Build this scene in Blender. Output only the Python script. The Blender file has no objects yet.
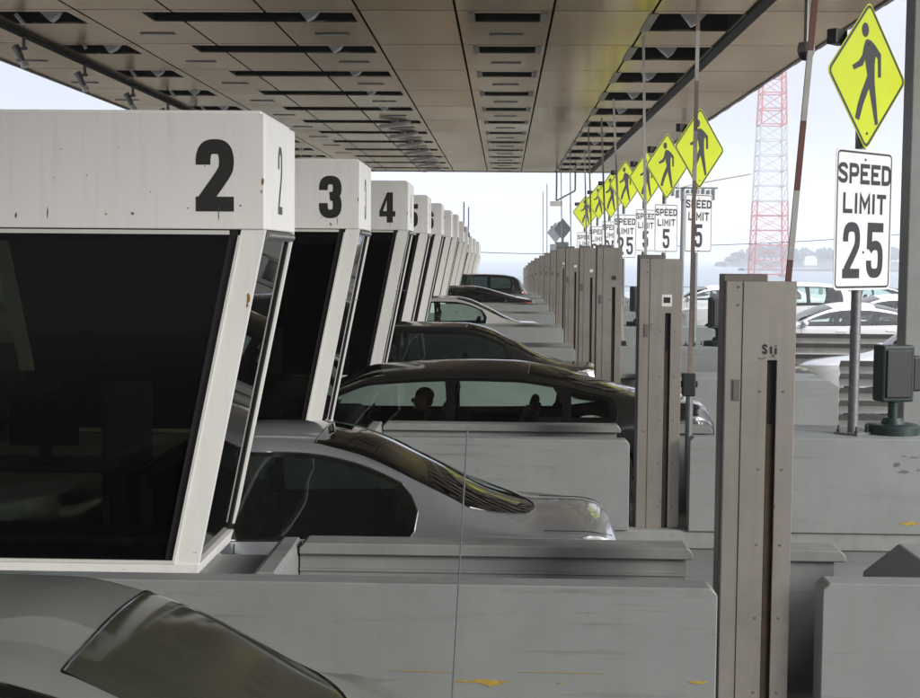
import bpy, bmesh, math, random
from mathutils import Vector, Matrix, geometry
random.seed(7)
S = bpy.context.scene
C = S.collection
R = math.radians
PI = math.pi

# ------------------------------------------------------------------ camera
EYE = 2.7
F_PX = 1400.0                       # focal length in photo pixels (920 wide)
Yc = Vector((44, 93, -F_PX)).normalized()          # world Y in camera axes
up = Vector((math.sin(R(0.6)), math.cos(R(0.6)), 0))
Zc = (up - up.dot(Yc) * Yc).normalized()
Xc = Yc.cross(Zc)
cam_d = bpy.data.cameras.new('camera')
cam = bpy.data.objects.new('camera', cam_d); C.objects.link(cam)
M3 = Matrix((Xc, Yc, Zc))
cam.matrix_world = Matrix.Translation((0, 0, EYE)) @ M3.to_4x4()
cam_d.sensor_width = 36
cam_d.lens = F_PX / 920 * 36
cam_d.clip_end = 20000
cam_d.clip_start = 0.05
S.camera = cam

# ------------------------------------------------------------------ world, sun, exposure
SUN_EL, SUN_AZ = 17.0, 56.0          # soft sun from behind the camera and to the right
W = bpy.data.worlds.new('World'); S.world = W; W.use_nodes = True
wn = W.node_tree; wn.nodes.clear()
sky = wn.nodes.new('ShaderNodeTexSky'); sky.sky_type = 'NISHITA'; sky.sun_disc = False
sky.sun_elevation = R(38)
sky.sun_rotation = R(180 - SUN_AZ)
sky.air_density = 1.0; sky.dust_density = 6.0; sky.ozone_density = 1.0
hs = wn.nodes.new('ShaderNodeHueSaturation'); hs.inputs['Saturation'].default_value = 0.12
mx = wn.nodes.new('ShaderNodeMix'); mx.data_type = 'RGBA'
mx.inputs[0].default_value = 0.95
mx.inputs[7].default_value = (2.55, 2.6, 2.8, 1)      # even overcast layer
bg = wn.nodes.new('ShaderNodeBackground'); bg.inputs[1].default_value = 0.105
wo = wn.nodes.new('ShaderNodeOutputWorld')
wn.links.new(sky.outputs[0], hs.inputs['Color']); wn.links.new(hs.outputs[0], mx.inputs[6])
# overcast luminance rises from the horizon to the zenith
tcw = wn.nodes.new('ShaderNodeTexCoord'); sxyz = wn.nodes.new('ShaderNodeSeparateXYZ'); mrw = wn.nodes.new('ShaderNodeMapRange')
mrw.inputs['From Min'].default_value = 0.10; mrw.inputs['From Max'].default_value = 1; mrw.inputs['To Min'].default_value = 1.0; mrw.inputs['To Max'].default_value = 8.2
wn.links.new(tcw.outputs['Generated'], sxyz.inputs[0]); wn.links.new(sxyz.outputs['Z'], mrw.inputs['Value'])
mulw = wn.nodes.new('ShaderNodeMix'); mulw.data_type = 'RGBA'; mulw.blend_type = 'MULTIPLY'; mulw.inputs[0].default_value = 1
wn.links.new(mx.outputs[2], mulw.inputs[6]); wn.links.new(mrw.outputs['Result'], mulw.inputs[7])
wn.links.new(mulw.outputs[2], bg.inputs[0]); wn.links.new(bg.outputs[0], wo.inputs[0])
sl = bpy.data.lights.new('sun', 'SUN'); sl.energy = 2.3; sl.angle = R(20); sl.color = (1, .96, .9)
so = bpy.data.objects.new('sun', sl); C.objects.link(so)
az = R(SUN_AZ)
sdir = Vector((math.sin(az) * math.cos(R(SUN_EL)), -math.cos(az) * math.cos(R(SUN_EL)), math.sin(R(SUN_EL))))
so.rotation_euler = sdir.to_track_quat('Z', 'Y').to_euler()
S.view_settings.view_transform = 'Standard'
S.view_settings.look = 'None'
S.view_settings.exposure = 0.6
S.view_settings.gamma = 1.0
S.render.engine = 'CYCLES'
S.cycles.max_bounces = 8
S.cycles.volume_bounces = 2
S.cycles.transparent_max_bounces = 24

# ------------------------------------------------------------------ helpers
def finish(o, label=None, cat=None, group=None, kind=None):
    if label: o['label'] = label
    if cat: o['category'] = cat
    if group: o['group'] = group
    if kind: o['kind'] = kind
    return o

def empty(name, loc, rz=0, label=None, cat=None, group=None, kind=None):
    o = bpy.data.objects.new(name, None); C.objects.link(o)
    o.location = loc; o.rotation_euler = (0, 0, rz); o.empty_display_size = .2
    return finish(o, label, cat, group, kind)

def copy_tree(o, parent=None):
    c = o.copy(); C.objects.link(c)
    if parent is not None:
        c.parent = parent
    for ch in list(o.children):
        copy_tree(ch, c)
    return c

def link_mesh(name, me, mat=None, parent=None, loc=None, smooth=False):
    o = bpy.data.objects.new(name, me); C.objects.link(o)
    if mat is not None:
        me.materials.append(mat)
    if parent is not None: o.parent = parent
    if loc is not None: o.location = loc
    if smooth:
        me.polygons.foreach_set('use_smooth', [True] * len(me.polygons)); me.update()
    return o

class MB:
    def __init__(s): s.bm = bmesh.new()
    def _xf(s, vs, m):
        if m is not None: bmesh.ops.transform(s.bm, matrix=m, verts=vs)
    def box(s, x0, x1, y0, y1, z0, z1, bev=0, m=None, seg=2):
        r = bmesh.ops.create_cube(s.bm, size=1)
        vs = r['verts']
        for v in vs:
            v.co = Vector(((x0 + x1) / 2 + v.co.x * (x1 - x0), (y0 + y1) / 2 + v.co.y * (y1 - y0), (z0 + z1) / 2 + v.co.z * (z1 - z0)))
        if bev:
            es = list({e for v in vs for e in v.link_edges})
            r2 = bmesh.ops.bevel(s.bm, geom=es, offset=bev, segments=seg, affect='EDGES', profile=.5)
            vs = list({v for f in r2['faces'] for v in f.verts} | {v for v in vs if v.is_valid})
        s._xf(vs, m); return s
    def prism(s, pts, a, b, axis='y', m=None, bev=0):
        """polygon pts (2D) extruded along axis from a to b. axis y: pts=(x,z); x: pts=(y,z); z: pts=(x,y)"""
        def P(p, t):
            return {'y': (p[0], t, p[1]), 'x': (t, p[0], p[1]), 'z': (p[0], p[1], t)}[axis]
        va = [s.bm.verts.new(P(p, a)) for p in pts]; vb = [s.bm.verts.new(P(p, b)) for p in pts]
        n = len(pts)
        fs = [s.bm.faces.new(va), s.bm.faces.new(list(reversed(vb)))]
        for i in range(n):
            fs.append(s.bm.faces.new((va[(i + 1) % n], va[i], vb[i], vb[(i + 1) % n])))
        bmesh.ops.recalc_face_normals(s.bm, faces=fs)
        vs = va + vb
        if bev:
            es = list({e for v in vs for e in v.link_edges})
            r2 = bmesh.ops.bevel(s.bm, geom=es, offset=bev, segments=1, affect='EDGES')
            vs = list({v for f in r2['faces'] for v in f.verts} | {v for v in vs if v.is_valid})
        s._xf(vs, m); return s
    def hexa(s, p8):
        """8 corners: bottom 4 (ccw) then top 4"""
        v = [s.bm.verts.new(p) for p in p8]
        fs = [s.bm.faces.new([v[i] for i in q]) for q in ((3, 2, 1, 0), (4, 5, 6, 7), (0, 1, 5, 4), (1, 2, 6, 5), (2, 3, 7, 6), (3, 0, 4, 7))]
        bmesh.ops.recalc_face_normals(s.bm, faces=fs); return s
    def bar(s, p, q, w, h=None, up=(0, 0, 1)):
        """square bar between points p and q"""
        h = h or w
        p, q = Vector(p), Vector(q); d = (q - p).normalized(); u = Vector(up)
        if abs(d.dot(u)) > .98: u = Vector((0, 1, 0))
        a = d.cross(u).normalized(); b = a.cross(d).normalized()
        c = []
        for e in (p, q):
            for i, j in ((-1, -1), (1, -1), (1, 1), (-1, 1)):
                c.append(e + a * w / 2 * i + b * h / 2 * j)
        return s.hexa(c)
    def cyl(s, p, q, r, r2=None, n=12, cap=True):
        p, q = Vector(p), Vector(q); d = (q - p); L = d.length
        rot = d.to_track_quat('Z', 'Y').to_matrix().to_4x4()
        m = Matrix.Translation((p + q) / 2) @ rot
        bmesh.ops.create_cone(s.bm, cap_ends=cap, segments=n, radius1=r, radius2=r if r2 is None else r2, depth=L, matrix=m)
        return s
    def lathe(s, prof, n=24, m=None, cap=True):
        """prof: (r, z) list about z"""
        rings = []
        for r, z in prof:
            rings.append([s.bm.verts.new((r * math.cos(2 * PI * k / n), r * math.sin(2 * PI * k / n), z)) for k in range(n)])
        for a, b in zip(rings, rings[1:]):
            for k in range(n):
                s.bm.faces.new((a[k], a[(k + 1) % n], b[(k + 1) % n], b[k]))
        if cap:
            s.bm.faces.new(list(reversed(rings[0]))); s.bm.faces.new(rings[-1])
        vs = [v for r in rings for v in r]
        s._xf(vs, m); return s
    def ball(s, c, r, sx=1, sy=1, sz=1, sub=2):
        m = Matrix.Translation(c) @ Matrix.Diagonal((r * sx, r * sy, r * sz, 1))
        bmesh.ops.create_icosphere(s.bm, subdivisions=sub, radius=1, matrix=m); return s
    def flat(s, pts3):
        s.bm.faces.new([s.bm.verts.new(p) for p in pts3]); return s
    def tube(s, pts, r, n=8):
        rings = []
        for i, p in enumerate(pts):
            p = Vector(p)
            d = (Vector(pts[min(i + 1, len(pts) - 1)]) - Vector(pts[max(i - 1, 0)])).normalized()
            u = Vector((0, 0, 1)) if abs(d.z) < .9 else Vector((0, 1, 0))
            a = d.cross(u).normalized(); b = a.cross(d)
            rings.append([s.bm.verts.new(p + (a * math.cos(2 * PI * k / n) + b * math.sin(2 * PI * k / n)) * r) for k in range(n)])
        for a, b in zip(rings, rings[1:]):
            for k in range(n):
                s.bm.faces.new((a[k], a[(k + 1) % n], b[(k + 1) % n], b[k]))
        s.bm.faces.new(list(reversed(rings[0]))); s.bm.faces.new(rings[-1])
        return s
    def build(s, name, mat, parent=None, smooth=False, loc=None, recalc=True):
        if recalc: bmesh.ops.recalc_face_normals(s.bm, faces=s.bm.faces)
        me = bpy.data.meshes.new(name); s.bm.to_mesh(me); s.bm.free()
        o = link_mesh(name, me, mat, parent, loc)
        if smooth:
            me.polygons.foreach_set('use_smooth', [True] * len(me.polygons))
            try: me.set_sharp_from_angle(angle=R(38))
            except Exception: pass
            me.update()
        return o

# ------------------------------------------------------------------ materials
def nt(name):
    m = bpy.data.materials.new(name); m.use_nodes = True
    t = m.node_tree; b = t.nodes['Principled BSDF']
    return m, t, b

def mat(name, col, rough=.5, metal=0, coat=0, var=0, scale=3, bump=0, bscale=40, spec=None, var2=None, streak=0, object_coords=False):
    """painted / plain surface; var mixes a second colour with noise, streak adds vertical grime"""
    m, t, b = nt(name)
    N, Lk = t.nodes, t.links
    b.inputs['Base Color'].default_value = (*col, 1); b.inputs['Roughness'].default_value = rough
    b.inputs['Metallic'].default_value = metal
    if coat: b.inputs['Coat Weight'].default_value = coat; b.inputs['Coat Roughness'].default_value = .04
    if spec is not None: b.inputs['Specular IOR Level'].default_value = spec
    if var or bump or streak:
        tc = N.new('ShaderNodeTexCoord')
        geo = N.new('ShaderNodeNewGeometry')
        src = tc.outputs['Object'] if object_coords else geo.outputs['Position']
    out = None
    if var:
        n1 = N.new('ShaderNodeTexNoise'); n1.inputs['Scale'].default_value = scale; n1.inputs['Detail'].default_value = 8; n1.inputs['Roughness'].default_value = .65
        Lk.new(src, n1.inputs['Vector'])
        rp = N.new('ShaderNodeValToRGB'); rp.color_ramp.elements[0].position = .35; rp.color_ramp.elements[1].position = .68
        c2 = var2 or tuple(c * (1 - var) for c in col)
        rp.color_ramp.elements[0].color = (*c2, 1); rp.color_ramp.elements[1].color = (*col, 1)
        Lk.new(n1.outputs['Fac'], rp.inputs['Fac']); out = rp.outputs['Color']
        rr = N.new('ShaderNodeMapRange'); rr.inputs['To Min'].default_value = min(1, rough + .12); rr.inputs['To Max'].default_value = max(.02, rough - .08)
        Lk.new(n1.outputs['Fac'], rr.inputs['Value']); Lk.new(rr.outputs['Result'], b.inputs['Roughness'])
    if streak:
        mp = N.new('ShaderNodeMapping'); mp.inputs['Scale'].default_value = (9, 9, .7)
        Lk.new(src, mp.inputs['Vector'])
        n2 = N.new('ShaderNodeTexNoise'); n2.inputs['Scale'].default_value = 2.2; n2.inputs['Detail'].default_value = 6
        Lk.new(mp.outputs['Vector'], n2.inputs['Vector'])
        r2 = N.new('ShaderNodeMapRange'); r2.inputs['From Min'].default_value = .5; r2.inputs['From Max'].default_value = .75
        r2.inputs['To Max'].default_value = streak; Lk.new(n2.outputs['Fac'], r2.inputs['Value'])
        mm = N.new('ShaderNodeMix'); mm.data_type = 'RGBA'; Lk.new(r2.outputs['Result'], mm.inputs[0])
        if out is None: mm.inputs[6].default_value = (*col, 1)
        else: Lk.new(out, mm.inputs[6])
        mm.inputs[7].default_value = (.16, .14, .11, 1); out = mm.outputs[2]
        # small specks of rust / chips
        n3 = N.new('ShaderNodeTexNoise'); n3.inputs['Scale'].default_value = 9; n3.inputs['Detail'].default_value = 3
        Lk.new(src, n3.inputs['Vector'])
        r3 = N.new('ShaderNodeMapRange'); r3.inputs['From Min'].default_value = .735; r3.inputs['From Max'].default_value = .76; Lk.new(n3.outputs['Fac'], r3.inputs['Value'])
        m3 = N.new('ShaderNodeMix'); m3.data_type = 'RGBA'; Lk.new(r3.outputs['Result'], m3.inputs[0]); Lk.new(out, m3.inputs[6])
        m3.inputs[7].default_value = (.22, .15, .08, 1); out = m3.outputs[2]
    if out is not None: Lk.new(out, b.inputs['Base Color'])
    if bump:
        n4 = N.new('ShaderNodeTexNoise'); n4.inputs['Scale'].default_value = bscale; n4.inputs['Detail'].default_value = 5
        Lk.new(src, n4.inputs['Vector'])
        bp = N.new('ShaderNodeBump'); bp.inputs['Strength'].default_value = bump; bp.inputs['Distance'].default_value = .01
        Lk.new(n4.outputs['Fac'], bp.inputs['Height']); Lk.new(bp.outputs['Normal'], b.inputs['Normal'])
    return m

def add_scuffs(m):
    t = m.node_tree; N, Lk = t.nodes, t.links; b = N['Principled BSDF']
    old = b.inputs['Base Color'].links[0].from_socket
    geo = N.new('ShaderNodeNewGeometry')
    def layer(old, sc, nsc, lo, hi, amt, col, seed):
        mp = N.new('ShaderNodeMapping'); mp.inputs['Scale'].default_value = sc; mp.inputs['Location'].default_value = (seed, seed * 1.7, seed * .3)
        Lk.new(geo.outputs['Position'], mp.inputs['Vector'])
        n = N.new('ShaderNodeTexNoise'); n.inputs['Scale'].default_value = nsc; n.inputs['Detail'].default_value = 7; n.inputs['Roughness'].default_value = .7
        Lk.new(mp.outputs[0], n.inputs['Vector'])
        r_ = N.new('ShaderNodeMapRange'); r_.inputs['From Min'].default_value = lo; r_.inputs['From Max'].default_value = hi; r_.inputs['To Max'].default_value = amt
        Lk.new(n.outputs['Fac'], r_.inputs['Value'])
        x = N.new('ShaderNodeMix'); x.data_type = 'RGBA'; Lk.new(r_.outputs[0], x.inputs[0]); Lk.new(old, x.inputs[6]); x.inputs[7].default_value = (*col, 1)
        return x.outputs[2]
    o = layer(old, (.5, 1, 11), 1.6, .575, .70, .7, (.12, .12, .115), 3)      # rubbed marks along the wall
    o = layer(o, (1, 1, 1), 1.1, .56, .70, .35, (.29, .31, .295), 11)          # paler repainted patches
    o = layer(o, (1, 1, 1), 7, .66, .70, .5, (.16, .15, .13), 5)              # small stains
    Lk.new(o, b.inputs['Base Color'])

def glass(name, tint, spec=1.0, rough=.02, dark=0.0, film=(.004, .005, .005)):
    """thin tinted pane: transparent + fresnel gloss (+ opaque black film)"""
    m = bpy.data.materials.new(name); m.use_nodes = True
    t = m.node_tree; N, Lk = t.nodes, t.links; N.clear()
    o = N.new('ShaderNodeOutputMaterial')
    tr = N.new('ShaderNodeBsdfTransparent'); tr.inputs[0].default_value = (*tint, 1)
    g = N.new('ShaderNodeBsdfGlossy'); g.inputs['Roughness'].default_value = rough; g.inputs['Color'].default_value = (spec, spec, spec, 1)
    fr = N.new('ShaderNodeFresnel'); fr.inputs[0].default_value = 1.5
    mix = N.new('ShaderNodeMixShader'); Lk.new(fr.outputs[0], mix.inputs[0])
    base = tr.outputs[0]
    if dark:
        d = N.new('ShaderNodeBsdfDiffuse'); d.inputs[0].default_value = (*film, 1)
        m2 = N.new('ShaderNodeMixShader'); m2.inputs[0].default_value = dark
        Lk.new(base, m2.inputs[1]); Lk.new(d.outputs[0], m2.inputs[2]); base = m2.outputs[0]
    Lk.new(base, mix.inputs[1]); Lk.new(g.outputs[0], mix.inputs[2]); Lk.new(mix.outputs[0], o.inputs[0])
    return m

MT = {}
MT['booth'] = mat('booth_white_paint', (.80, .795, .77), .38, var=.06, scale=1.3, streak=.09, bump=.03, bscale=60)
MT['booth_trim'] = mat('booth_trim_paint', (.66, .655, .62), .4, var=.12, scale=6)
MT['digit'] = mat('black_vinyl', (.012, .012, .012), .45, var=.4, scale=120, var2=(.03, .03, .028))
MT['booth_glass'] = glass('booth_glass', (.6, .62, .55), spec=.32, dark=.32)
MT['booth_end_glass'] = glass('booth_end_glass', (.3, .36, .38), spec=1.0, dark=.45)
MT['dark_frame'] = mat('dark_window_bead', (.015, .015, .014), .4)
MT['inside'] = mat('booth_interior', (.03, .032, .03), .8, var=.3, scale=4)
MT['steel_grey'] = mat('grey_metal', (.3, .3, .29), .35, metal=.8, var=.2, scale=8)
MT['concrete'] = mat('grey_painted_concrete', (.248, .264, .258), .6, var=.14, scale=1.7, streak=.10, bump=.10, bscale=14)
add_scuffs(MT['concrete'])
MT['concrete_cap'] = mat('painted_concrete_cap', (.25, .267, .255), .55, var=.2, scale=4, streak=.12, bump=.1, bscale=30)
MT['island_slab'] = mat('island_concrete', (.30, .31, .30), .8, var=.3, scale=2.5, bump=.3, bscale=20)
MT['scuff'] = mat('yellow_paint_scrape', (.48, .33, .06), .7, var=.4, scale=30)
MT['chip'] = mat('flaked_paint', (.17, .17, .165), .9, var=.4, scale=30)
MT['stainless'] = mat('brushed_cabinet_metal', (.56, .52, .46), .33, metal=.8, var=.25, scale=2.2, streak=.16, bump=.02, bscale=50)
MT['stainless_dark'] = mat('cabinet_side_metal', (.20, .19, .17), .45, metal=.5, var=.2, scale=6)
MT['slot'] = mat('slot_black', (.008, .008, .008), .6)
MT['amber'] = mat('cabinet_inner_amber', (.05, .028, .012), .6, var=.5, scale=12)
MT['sticker'] = mat('white_sticker', (.7, .7, .67), .5)
MT['yellow'] = mat('fluorescent_yellow_green', (.49, .57, .009), .4, var=.06, scale=3, spec=.4)
MT['sign_white'] = mat('sign_white', (.66, .67, .68), .42, var=.07, scale=4)
MT['sign_back'] = mat('aluminium_sign_back', (.55, .56, .57), .45, metal=.5, var=.2, scale=5)
MT['ink'] = mat('sign_black_ink', (.02, .02, .025), .5)
MT['galv'] = mat('galvanised_steel', (.24, .25, .26), .5, metal=.6, var=.3, scale=20)
MT['galv_rail'] = mat('galvanised_rail', (.22, .22, .21), .5, metal=.4, var=.3, scale=5, streak=.3)
MT['arm_white'] = mat('gate_arm_white', (.42, .41, .39), .5, var=.2, scale=9)
MT['arm_red'] = mat('gate_arm_red', (.15, .06, .05), .5, var=.3, scale=9)
MT['arm_brown'] = mat('gate_arm_faded', (.24, .19, .16), .6, var=.3, scale=9)
MT['black'] = mat('black_plastic', (.015, .017, .016), .5)
MT['green_black'] = mat('dark_green_enamel', (.012, .03, .027), .45, var=.3, scale=8)
MT['asphalt'] = mat('asphalt', (.055, .055, .055), .85, var=.35, scale=1.2, bump=.4, bscale=30)
MT['lane_conc'] = mat('worn_lane_concrete', (.22, .22, .215), .8, var=.4, scale=.8, bump=.2, bscale=20)
MT['paintline'] = mat('road_paint', (.7, .7, .66), .7, var=.4, scale=6)
MT['tyre'] = mat('rubber', (.02, .02, .02), .8)
MT['rim'] = mat('alloy', (.5, .5, .52), .3, metal=.9)
MT['car_black'] = mat('glossy_black_trim', (.008, .008, .008), .15)
MT['chrome'] = mat('chrome', (.75, .75, .76), .12, metal=1)
MT['seat'] = mat('car_seat', (.02, .02, .02), .8)
MT['tail_red'] = mat('tail_lamp_red', (.35, .02, .015), .12, coat=1)
MT['tail_clear'] = mat('lamp_clear', (.72, .72, .72), .08, metal=.3, coat=1)
MT['car_glass'] = glass('car_glass_green', (.88, 1.0, .95))
MT['car_glass_dark'] = glass('car_glass_tinted', (.3, .36, .33), dark=.35, film=(.02, .024, .022))
MT['rear_glass_film'] = glass('filmed_rear_glass', (.10, .10, .08), spec=.8, dark=.8, rough=.10, film=(.05, .052, .04))  # rougher pane with an even grey-green film mixed in
MT['rear_glass'] = glass('rear_glass_tinted', (.10, .10, .08), spec=1.0, dark=.6)
MT['plenum'] = mat('ceiling_plenum_black', (.01, .009, .008), .9)
MT['seam'] = mat('ceiling_seam_dark', (.012, .011, .010), .8)
MT['roof_top'] = mat('roof_edge_metal', (.30, .27, .24), .5, metal=.4, var=.2, scale=2)
MT['lamp_white'] = mat('lamp_housing_white', (.72, .70, .66), .35)
MT['skin'] = mat('skin', (.14, .08, .055), .6)
MT['shirt'] = mat('dark_shirt', (.03, .03, .04), .9)
MT['hair'] = mat('dark_hair', (.012, .010, .009), .7)

def paint(name, col, metal=.5):
    return mat(name, col, .3, metal=metal, coat=1.0)

# bronze satin ceiling panels: per-panel tone + rolling streaks along the sheet
def ceiling_mat():
    m = bpy.data.materials.new('bronze_ceiling_panels'); m.use_nodes = True; t = m.node_tree; N, Lk = t.nodes, t.links; N.clear()
    o = N.new('ShaderNodeOutputMaterial'); geo = N.new('ShaderNodeNewGeometry')
    n1 = N.new('ShaderNodeTexNoise'); n1.inputs['Scale'].default_value = .5; n1.inputs['Detail'].default_value = 2
    mp = N.new('ShaderNodeMapping'); mp.inputs['Scale'].default_value = (.9, .3, 1); Lk.new(geo.outputs['Position'], mp.inputs['Vector']); Lk.new(mp.outputs[0], n1.inputs['Vector'])
    rp = N.new('ShaderNodeValToRGB'); rp.color_ramp.elements[0].position = .3; rp.color_ramp.elements[1].position = .7
    rp.color_ramp.elements[0].color = (.46, .365, .26, 1); rp.color_ramp.elements[1].color = (.60, .48, .35, 1)
    Lk.new(n1.outputs['Fac'], rp.inputs['Fac'])
    mm = N.new('ShaderNodeMix'); mm.data_type = 'RGBA'; mm.blend_type = 'MULTIPLY'; mm.inputs[0].default_value = 1
    mr = N.new('ShaderNodeMapRange'); mr.inputs['To Min'].default_value = .84; mr.inputs['To Max'].default_value = 1.06
    Lk.new(geo.outputs['Random Per Island'], mr.inputs['Value']); Lk.new(rp.outputs[0], mm.inputs[6]); Lk.new(mr.outputs[0], mm.inputs[7])
    g = N.new('ShaderNodeBsdfGlossy'); d = N.new('ShaderNodeBsdfDiffuse'); x = N.new('ShaderNodeMixShader'); x.inputs[0].default_value = .84
    rr = N.new('ShaderNodeMapRange'); rr.inputs['To Min'].default_value = .13; rr.inputs['To Max'].default_value = .24
    Lk.new(geo.outputs['Random Per Island'], rr.inputs['Value']); Lk.new(rr.outputs[0], g.inputs['Roughness'])
    n2 = N.new('ShaderNodeTexNoise'); n2.inputs['Scale'].default_value = .9; n2.inputs['Detail'].default_value = 1; Lk.new(geo.outputs['Position'], n2.inputs['Vector'])
    bp = N.new('ShaderNodeBump'); bp.inputs['Strength'].default_value = .12; bp.inputs['Distance'].default_value = .02; Lk.new(n2.outputs['Fac'], bp.inputs['Height']); Lk.new(bp.outputs[0], g.inputs['Normal'])
    Lk.new(mm.outputs[2], g.inputs['Color']); Lk.new(mm.outputs[2], d.inputs['Color'])
    Lk.new(d.outputs[0], x.inputs[1]); Lk.new(g.outputs[0], x.inputs[2]); Lk.new(x.outputs[0], o.inputs[0])
    return m
MT['ceiling'] = ceiling_mat()

# ------------------------------------------------------------------ plaza cross-slope
def drop(D):
    d = min(D, 80) / 7
    return max(0, d - 4.5) ** 2
def fz(D): return .0114 * min(D, 80) - .028 * drop(D)
def fx(D): return .005 * D - .007 * drop(D)
ISL = [7 + 5.25 * i for i in range(14)]          # near face of each island, nearest first
ISL_W = 1.08

# ------------------------------------------------------------------ ground, water, far shore
ys = [-40, -20, 0] + [5 * k for k in range(1, 18)] + [86]
mb = MB()
def strip_sheet(mb, x0, x1, ys, dz, nx=1):
    rows = []
    for y in ys:
        rows.append([mb.bm.verts.new((x0 + (x1 - x0) * i / nx, y, fz(y) + dz)) for i in range(nx + 1)])
    for a, b in zip(rows, rows[1:]):
        for i in range(nx): mb.bm.faces.new((a[i], a[i + 1], b[i + 1], b[i]))
strip_sheet(mb, -70, 160, ys, 0)
finish(mb.build('ground', MT['asphalt']), kind='structure')
mb = MB()
for i, D in enumerate([1.75] + ISL[:-1]):
    y0 = D + 1.2; y1 = D + 5.2
    strip_sheet(mb, -20, 26, [y0, (y0 + y1) / 2, y1], .004)
finish(mb.build('road', MT['lane_conc']), kind='structure')
mb = MB()                                     # solid edge of the plaza fill down to the shore
mb.box(-70, 160, 86, 88, -6, fz(86) - .01)
finish(mb.build('embankment', MT['lane_conc']), kind='structure')

def water_mat():
    m, t, b = nt('bay_water'); N, Lk = t.nodes, t.links
    b.inputs['Base Color'].default_value = (.10, .15, .18, 1); b.inputs['Roughness'].default_value = .25
    n = N.new('ShaderNodeTexNoise'); n.inputs['Scale'].default_value = .15; n.inputs['Detail'].default_value = 6
    g = N.new('ShaderNodeNewGeometry'); Lk.new(g.outputs['Position'], n.inputs['Vector'])
    bp = N.new('ShaderNodeBump'); bp.inputs['Strength'].default_value = .5; Lk.new(n.outputs['Fac'], bp.inputs['Height']); Lk.new(bp.outputs[0], b.inputs['Normal'])
    return m
mb = MB(); mb.flat([(-3500, 88, -5.4), (3500, 88, -5.4), (3500, 4000, -5.4), (-3500, 4000, -5.4)])
finish(mb.build('water', water_mat()), kind='structure')

# ------------------------------------------------------------------ islands (barriers)
ORD = ['nearest', 'second', 'third', 'fourth', 'fifth', 'sixth', 'seventh', 'eighth', 'ninth', 'tenth', 'eleventh', 'twelfth', 'thirteenth', 'fourteenth']
def chamfer_wall(mb, x0, x1, y0, y1, z0, z1, c=.035, left=True, right=True):
    pts = [(x0, z0), (x1, z0)]
    pts += [(x1, z1 - c), (x1 - c, z1)] if right else [(x1, z1)]
    pts += [(x0 + c, z1), (x0, z1 - c)] if left else [(x0, z1)]
    mb.prism(pts, y0, y1, 'y', bev=.006)

def make_island(i):
    D = ISL[i]; rx = fx(D); g = fz(D + .5)
    t = empty('traffic_island', (rx, D, g), 0,
              'grey painted concrete island, %s from the viewer, with walls around a channel' % ORD[i], 'traffic island', 'concrete islands between the toll lanes')
    mb = MB(); mb.box(-9, 4.1, .03, ISL_W - .02, -.6, .15, bev=.02); mb.build('kerb_slab', MT['island_slab'], t)
    # near wall left of the cabinet, platform under the booth, far wall with cap
    mb = MB(); chamfer_wall(mb, -9, 1.06, 0, .17, .148, .95); w1 = mb.build('barrier_wall', MT['concrete'], t)
    mb = MB(); mb.box(-9, -1.34, .173, ISL_W, .148, .855, bev=.012)
    mb.prism([(-1.34, .148), (-1.2, .148), (-1.2, .93), (-1.22, .96), (-1.3, .96), (-1.34, .93)], .173, ISL_W)
    mb.build('booth_platform', MT['concrete'], t)
    mb = MB()
    mb.box(-1.19, 1.02, .93, ISL_W, .148, .90)
    mb.box(-1.19, 1.02, .915, .93, .80, .815); mb.box(-1.19, 1.02, .915, .93, .70, .708)
    mb.build('barrier_wall', MT['concrete'], t)
    mb = MB(); chamfer_wall(mb, -1.19, 1.055, .88, ISL_W + .02, .902, .968, c=.03); mb.build('wall_cap', MT['concrete_cap'], t)
    mb = MB(); mb.box(-1.15, 1.0, .173, .90, .148, .42, bev=.01); mb.build('channel_floor', MT['island_slab'], t)
    # right of the cabinet
    mb = MB(); mb.box(1.28, 1.86, .93, ISL_W, .148, .90); mb.build('barrier_wall', MT['concrete'], t)
    mb = MB(); chamfer_wall(mb, 1.27, 1.915, .88, ISL_W + .02, .902, .968, c=.03); mb.build('wall_cap', MT['concrete_cap'], t)
    mb = MB()
    x0, x1 = 1.585, 4.1
    # solid crash block with bevelled nose
    pts = [(x0, .148), (x1, .148), (x1, .90), (x1 - .12, .985), (x0 + .035, .985), (x0, .95)]
    mb.prism(pts, 0, .17, 'y', bev=.006)
    mb.prism([(2.05, .148), (x1, .148), (x1, .90), (x1 - .12, .985), (2.25, .985), (2.05, .82)], .171, ISL_W - .05, 'y', bev=.006)
    mb.build('crash_block', MT['concrete'], t)
    return t

def scrape(t, pts, y, m, name='paint_scrape'):
    """thin chipped patches stuck on a wall's near face (x, z outlines)"""
    mb = MB()
    for k, p in enumerate(pts): mb.prism(p, y - .0035 - .0002 * k, y + .001, 'y')
    return mb.build(name, m, t)

def jag(x0, x1, z, h, n=9, seed=1):
    r = random.Random(seed); top = []; bot = []
    for k in range(n + 1):
        x = x0 + (x1 - x0) * k / n; e = math.sin(PI * k / n) ** .6
        top.append((x, z + h * e * r.uniform(.25, 1))); bot.append((x, z - h * e * r.uniform(.15, .8)))
    return top + bot[::-1][1:-1]

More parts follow.
